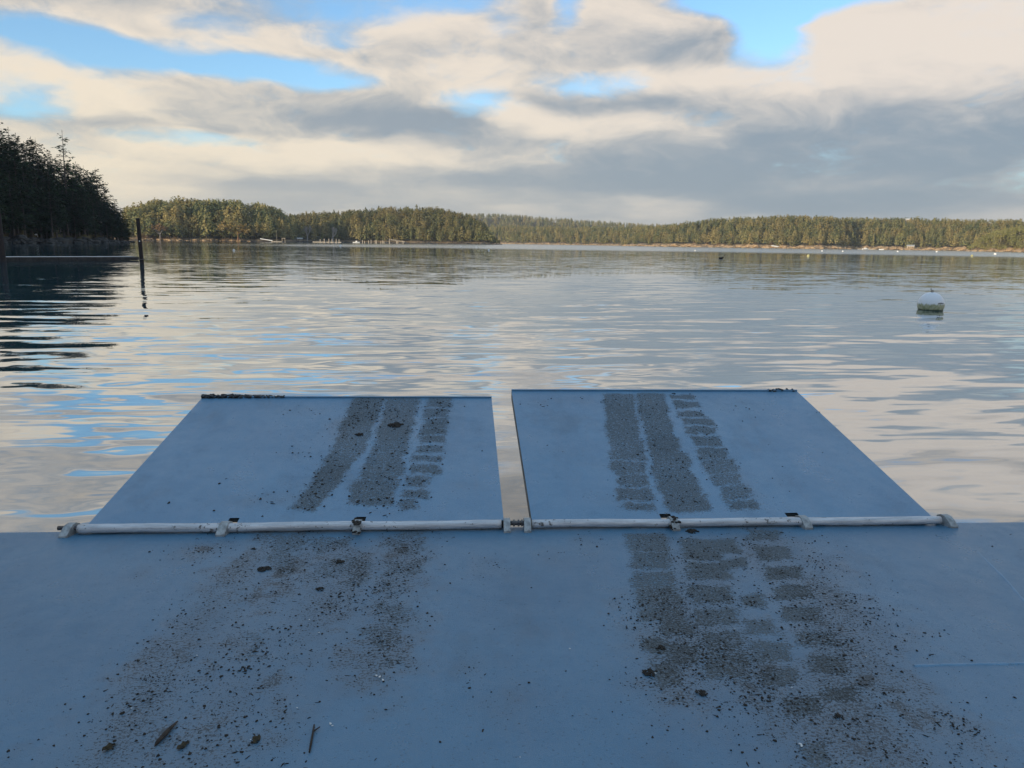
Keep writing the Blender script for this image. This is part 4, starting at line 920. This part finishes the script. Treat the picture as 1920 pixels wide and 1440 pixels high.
# flaps
CL_X = [-0.085, 0.791, 1.561, 2.448, 2.571, 3.464, 4.279, 5.195]
def flap(x0, x1, L, tilt, field, holes, label):
    e = bpy.data.objects.new('ramp_flap', None)
    me_o, F_ = sheet('ramp_flap', x0, x1, 0.0, L, 0.0115, BG, field, holes, dent=.010)
    me_o.location = (0, 0, .05); me_o.rotation_euler = (R(tilt), 0, 0); me_o['label'] = label
    bm = bmesh.new()
    box(bm, x0+.002, x1-.002, .06, L-.03, -.030, -.012)
    bm_obj('underside_plate', bm, M_HULL, me_o)
    for (a, b) in ((x0, x0+.010), (x1-.010, x1)):
        bm = bmesh.new(); box(bm, a, b, .035, L-.015, -.075, -.008)
        bm_obj('side_plate', bm, M_HULL, me_o)
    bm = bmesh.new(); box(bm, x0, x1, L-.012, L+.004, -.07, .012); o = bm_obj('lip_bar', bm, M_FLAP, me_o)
    for k in (.25, .5, .75):
        bm = bmesh.new(); xx = x0+(x1-x0)*k; box(bm, xx-.006, xx+.006, .1, L-.05, -.080, -.031); bm_obj('stiffener', bm, M_HULL, me_o)
    return me_o, F_
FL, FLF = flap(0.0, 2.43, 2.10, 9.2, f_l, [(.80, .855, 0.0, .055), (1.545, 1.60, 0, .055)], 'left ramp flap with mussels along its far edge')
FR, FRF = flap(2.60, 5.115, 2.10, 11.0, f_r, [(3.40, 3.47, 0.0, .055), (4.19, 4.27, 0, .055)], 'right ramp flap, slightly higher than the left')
# hinge pipes
def pipe(x0, x1, y0, y1, r, nm):
    bm = bmesh.new(); n = 60; g = random.Random(int(x0*10)); prev = None
    for k in range(n+1):
        q = k/n; x_ = x0+(x1-x0)*q; rr = r*(1+.03*math.sin(k*.7)+.02*math.sin(k*1.9)); cz = .030+.002*math.sin(k*.23); cy = y0+(y1-y0)*q
        ring = [bm.verts.new((x_, cy+rr*math.cos(a*math.tau/18), cz+rr*math.sin(a*math.tau/18))) for a in range(18)]
        if prev:
            for j in range(18): bm.faces.new((prev[j], ring[j], ring[(j+1) % 18], prev[(j+1) % 18]))
        else: bm.faces.new(ring)
        prev = ring
    bm.faces.new(prev[::-1]); bmesh.ops.recalc_face_normals(bm, faces=bm.faces)
    bm_obj(nm, bm, M_PIPE, BG, smooth=True)
pipe(-.045, 2.415, -.022, -.012, .027, 'hinge_pipe'); pipe(2.60, 5.16, -.012, -.018, .025, 'hinge_pipe')
# lugs that hold the pipes down
def lug(x, y, w_, lab=None, muddy=False, skew=0.0):
    prof = [(-.078, -.004), (-.078, .012), (-.052, .040), (-.026, .060), (.006, .064), (.030, .052), (.036, .02), (.036, -.004)]
    bm = bmesh.new(); A = [bm.verts.new((-w_/2+skew*py, py, pz)) for py, pz in prof]; B = [bm.verts.new((w_/2+skew*py, py, pz)) for py, pz in prof]
    bm.faces.new(A[::-1]); bm.faces.new(B)
    for i in range(len(prof)): j = (i+1) % len(prof); bm.faces.new((A[i], A[j], B[j], B[i]))
    bmesh.ops.recalc_face_normals(bm, faces=bm.faces)
    o = bm_obj('hinge_lug', bm, M_CLAMP, BG, (x, y, 0), bevel=.003, smooth=False)
    if lab: o['label'] = lab
    if muddy:
        bm = bmesh.new(); g = random.Random(int(x*100))
        for _ in range(26): lump(bm, (g.uniform(-w_*.6, w_*.6), g.uniform(-.10, .05), g.uniform(.0, .012)+.056*(1 if g.random() < .5 else .25)), g.uniform(.006, .013), g, 1, (1, 1.3, .6), .3)
        tag(bm_obj('mud_cake', bm, M_MUD, o), kind='stuff')
    return o
for x, y, w_, sk, md, lb in [(CL_X[0], -.01, .046, .25, False, None), (CL_X[1], -.01, .052, .18, False, None), (CL_X[2], -.005, .044, .05, True, 'lug caked with dark mud'),
        (CL_X[3], 0, .040, 0, False, None), (CL_X[4], 0, .042, 0, False, None), (CL_X[5], 0, .046, -.12, True, 'lug caked with dark mud'), (CL_X[6], 0, .050, -.22, False, None), (CL_X[7], -.005, .046, -.3, False, None)]:
    lug(x, y, w_, lb, md, sk)
bm = bmesh.new(); tube(bm, (2.455, -.01, .036), (2.565, -.01, .036), .014, .014, 12); bm_obj('hinge_bolt', bm, M_GALV, BG, smooth=True)
for k, xx in enumerate((2.487, 2.515, 2.535)):
    bm = bmesh.new(); tube(bm, (xx, -.01, .036), (xx+.009, -.01, .036), .022, .022, 6); bm_obj('nut', bm, M_GALV, BG)
bm = bmesh.new(); tube(bm, (-.16, -.02, .036), (-.045, -.02, .036), .013, .013, 12); bm_obj('hinge_bolt', bm, M_GALV, BG, smooth=True)

# ------------------------------------------------------------------ loose things on the deck
MW = BG.matrix_basis.copy()
BGM = Matrix.Translation((-2.4636, 4.2614, 0.45)) @ Matrix.Rotation(YAW, 4, 'Z')
FLM = BGM @ Matrix.Translation((0, 0, .05)) @ Matrix.Rotation(R(9.2), 4, 'X'); FRM = BGM @ Matrix.Translation((0, 0, .05)) @ Matrix.Rotation(R(11), 4, 'X')
def crumbs(F_, T, n, seed, wmud, name, label, smax=.011):
    X, Y, Z, mud, spk = F_; r = np.random.default_rng(seed)
    cl = qnoise(X, Y, 5, seed+3)**2*1.6+.25; p = (mud*wmud+spk**1.2+.004)*cl; p /= p.sum(); idx = r.choice(len(X), n, p=p)
    ang = np.arange(6)*math.pi/3
    base = np.vstack([np.stack([np.cos(ang), np.sin(ang), np.zeros(6)], 1), np.stack([np.cos(ang[::2]+.4)*.6, np.sin(ang[::2]+.4)*.6, np.ones(3)], 1)])
    fa = np.array([(0, 1, 6), (1, 2, 7), (2, 3, 7), (3, 4, 8), (4, 5, 8), (5, 0, 6), (1, 7, 6), (3, 8, 7), (5, 6, 8), (6, 7, 8)])
    vs, fs = [], []
    for k, i in enumerate(idx):
        s_ = .0013+smax*r.random()**6; a = r.uniform(0, 6.28); nd = r.random() < .30; el_ = r.uniform(2, 5) if nd else r.uniform(.8, 1.5)
        if nd: s_ *= .55
        b = base*np.array([s_*el_, s_, s_*r.uniform(.5, .9)])*(1+r.uniform(-.35, .35, (9, 1))); c, s = math.cos(a), math.sin(a)
        q = np.stack([b[:, 0]*c-b[:, 1]*s+X[i]+r.normal(0, .012), b[:, 0]*s+b[:, 1]*c+Y[i]+r.normal(0, .012), b[:, 2]+Z[i]-.0004], 1)
        vs.append(q); fs.append(fa+9*k)
    me = mesh_np(name, np.vstack(vs), np.vstack(fs), [M_MUD]); o = mobj(name, me); o.matrix_world = T; return tag(o, label, 'dirt', kind='stuff')
crumbs(FMAIN, BGM, 17000, 1, .30, 'mud_crumbs', 'scattered dark mud crumbs and needles on the main deck', .0052)
crumbs(FLF, FLM, 3200, 2, .9, 'mud_crumbs', 'dark mud crumbs on the tracks of the left ramp flap', .008)
crumbs(FRF, FRM, 2200, 3, .8, 'mud_crumbs', 'dark mud crumbs on the tracks of the right ramp flap', .006)
def clump(T, x, y, r, label, seed, n=26, flat=.45):
    r *= .78; flat *= .7; n = int(n*1.4)
    g = random.Random(seed); bm = bmesh.new()
    for _ in range(n):
        a, q = g.uniform(0, 6.28), g.random()**.7
        lump(bm, (r*q*math.cos(a)*1.15, r*q*math.sin(a), r*flat*(1-q)*.7), r*g.uniform(.10, .28), g, 1, (1.1, 1, .6), .3)
    o = bm_obj('mud_clump', bm, M_MUD); o.matrix_world = T @ Matrix.Translation((x, y, .001)); tag(o, label, 'mud clump')
clump(BGM, 3.566, -.085, .042, 'thick black mud clump just below the muddy middle lug of the right pipe', 1, 40)
clump(BGM, 1.145, -.55, .040, 'oval dark mud clump on the left part of the main deck', 2, 36, .3)
clump(BGM, 1.478, -.80, .026, 'ragged mud clump right of and below the oval one on the left', 3)
clump(BGM, 1.52, -.47, .030, 'crumbly mud clump near the pipe above the ragged one', 4)
clump(BGM, 1.308, -1.52, .030, 'loose group of mud lumps in the middle of the left dirty patch', 5, 12, .3)
clump(BGM, 2.937, -1.61, .034, 'elongated dark mud clump in the right inner track on the main deck', 6, 24, .3)
clump(BGM, 3.03, -1.42, .026, 'small mud clump above the elongated one in the right inner track', 7, 18, .3)
clump(BGM, 3.104, -1.76, .026, 'round mud clump at the lower end of the right inner track', 8)
clump(BGM, 3.56, -1.93, .022, 'small dark mud clump low in the right dirty patch', 9)
clump(BGM, 1.017, -.28, .020, 'small mud clump left of the oval one near the hinge', 10, 14)
clump(FLM, 1.66, 1.49, .062, 'largest dark mud clump, in the middle track of the left ramp flap', 11, 44, .3)
clump(FLM, 1.40, 1.30, .040, 'mud clump in the left track of the left ramp flap', 14, 24, .3)
clump(FLM, 1.92, .52, .024, 'small mud clump on the lower part of the right track of the left flap', 12)
clump(FRM, 4.0, 2.03, .018, 'tiny mud clump at the far edge of the right ramp flap', 13)
def stick(pts, rads, label, nm, mat, cat, seed=1):
    bm = bmesh.new(); prev = None
    for (x, y, z), r in zip(pts, rads):
        ring = [bm.verts.new((x+r*math.cos(a*math.tau/8)*(1 if nm == 'twig' else 1.6), y, max(.0005, z+r*math.sin(a*math.tau/8)))) for a in range(8)]
        if prev:
            for j in range(8): bm.faces.new((prev[j], prev[(j+1) % 8], ring[(j+1) % 8], ring[j]))
        else: bm.faces.new(ring)
        prev = ring
    bm.faces.new(prev); bmesh.ops.recalc_face_normals(bm, faces=bm.faces)
    o = bm_obj(nm, bm, mat, smooth=True); o.matrix_world = BGM; tag(o, label, cat); return o
stick([(1.168, -1.865, .006), (1.160, -1.90, .008), (1.152, -1.94, .008), (1.143, -1.98, .007), (1.140, -2.0, .004)], [.002, .0045, .006, .005, .001], 'thick dark strip of bark lying on the lower left deck', 'bark_strip', M_TWIG, 'bark')
tw = stick([(1.656, -1.905, .005), (1.660, -1.95, .006), (1.664, -2.0, .006), (1.668, -2.055, .005)], [.0028, .0035, .004, .003], 'straight dark twig with a short side shoot, lower middle-left of the deck', 'twig', M_TWIG, 'twig')
bm = bmesh.new(); tube(bm, (1.660, -1.945, .006), (1.680, -1.925, .010), .003, .002, 6); bm_obj('side_shoot', bm, M_TWIG, tw)
g = random.Random(4)
for (x, y, lab) in [(1.235, -2.0, 'crumpled brown dead leaf right of the bark strip'), (1.475, -1.975, 'small dead leaf scrap beside the white pebbles on the lower left deck'), (.99, -2.0, 'torn dark leaf left of the bark strip')]:
    bm = bmesh.new(); n = 7; rows = []
    for i in range(n):
        q = i/(n-1); w_ = .013*math.sin(math.pi*min(.97, q+.06))**.8; rows.append([bm.verts.new((s_*w_+g.uniform(-.003, .003), (q-.5)*.048, .004+.010*abs(s_)*g.random()+.004*math.sin(i*2))) for s_ in (-1, -.4, .1, .5, 1)])
    for a, b in zip(rows, rows[1:]):
        for j in range(4): bm.faces.new((a[j], a[j+1], b[j+1], b[j]))
    o = bm_obj('leaf', bm, M_LEAFM); o.matrix_world = BGM @ Matrix.Translation((x, y, 0)) @ Matrix.Rotation(g.uniform(-.8, .3), 4, 'Z'); tag(o, lab, 'leaf', 'dead leaves on the deck')
SH = [(1.085, -0.161), (1.458, -0.131), (1.085, -1.411), (1.573, -1.796), (1.712, -1.898), (1.72, -1.91), (1.841, -1.593), (1.855, -1.602), (1.87, -1.625), (2.638, -1.417), (1.487, -1.12), (1.552, -1.239), (1.453, -1.976), (0.97, -1.773), (3.352, -2.083), (3.352, -2.094), (3.407, -1.275), (3.882, -1.53), (3.479, -0.239), (2.375, -2.109), (2.958, -1.62), (3.468, -1.743)]
sm = None
for k, (x, y) in enumerate(SH):
    if sm is None: bm = bmesh.new(); lump(bm, (0, 0, 0), .0045, random.Random(3), 1, (1.3, 1, .5), .25); o = bm_obj('shell_bit', bm, M_SHELL); sm = o.data
    else: o = mobj('shell_bit', sm)
    s_ = 1.15 if k in (6, 7, 8, 14, 15, 4) else g.uniform(.45, .8)
    o.matrix_world = BGM @ Matrix.Translation((x, y, .003)) @ Matrix.Rotation(g.uniform(0, 6), 4, 'Z') @ Matrix.Scale(s_, 4)
    tag(o, 'tiny white shell fragment lying among the mud crumbs on the main deck', 'shell', 'white shell fragments on the deck')
# mussels along the flap lips
def mussels(T, x0, x1, y, n, seed, label, fall):
    g = random.Random(seed); bm = bmesh.new()
    for _ in range(n):
        q = g.random()**fall; x = x0+(x1-x0)*q; s_ = g.uniform(.007, .014)*(1.1-.4*q)
        lump(bm, (x, y+g.uniform(-.022, .03)*(1-.5*q), .008+g.uniform(-.012, .013)*(1-.7*q)), s_, g, 1, (g.uniform(.7, 1.4), g.uniform(.7, 1.3), g.uniform(.5, .9)), .2)
    o = bm_obj('mussels', bm, M_MUSSEL); o.matrix_world = T; tag(o, label, 'mussels', kind='stuff')
mussels(FLM, .0, .68, 2.10, 460, 1, 'crust of small black mussels along the far lip of the left ramp flap', 1.35)
mussels(FRM, 4.86, 5.09, 2.10, 34, 2, 'few small mussels at the far right corner of the right ramp flap', 1.0)

# ------------------------------------------------------------------ air
HAZE = 0.00011
bm = bmesh.new(); box(bm, -3200, 3600, -700, 3600, -4.5, 140)
hm = bpy.data.materials.new('haze'); hm.use_nodes = True; ht = hm.node_tree; ht.nodes.clear(); ho = ht.nodes.new('ShaderNodeOutputMaterial')
pv = ht.nodes.new('ShaderNodeVolumePrincipled'); pv.inputs['Color'].default_value = (0.80, 0.88, 1.0, 1); pv.inputs['Density'].default_value = HAZE; pv.inputs['Anisotropy'].default_value = 0.2
ht.links.new(pv.outputs[0], ho.inputs['Volume'])
tag(bm_obj('haze', bm, hm), 'thin pale air over the bay', 'haze', kind='stuff')
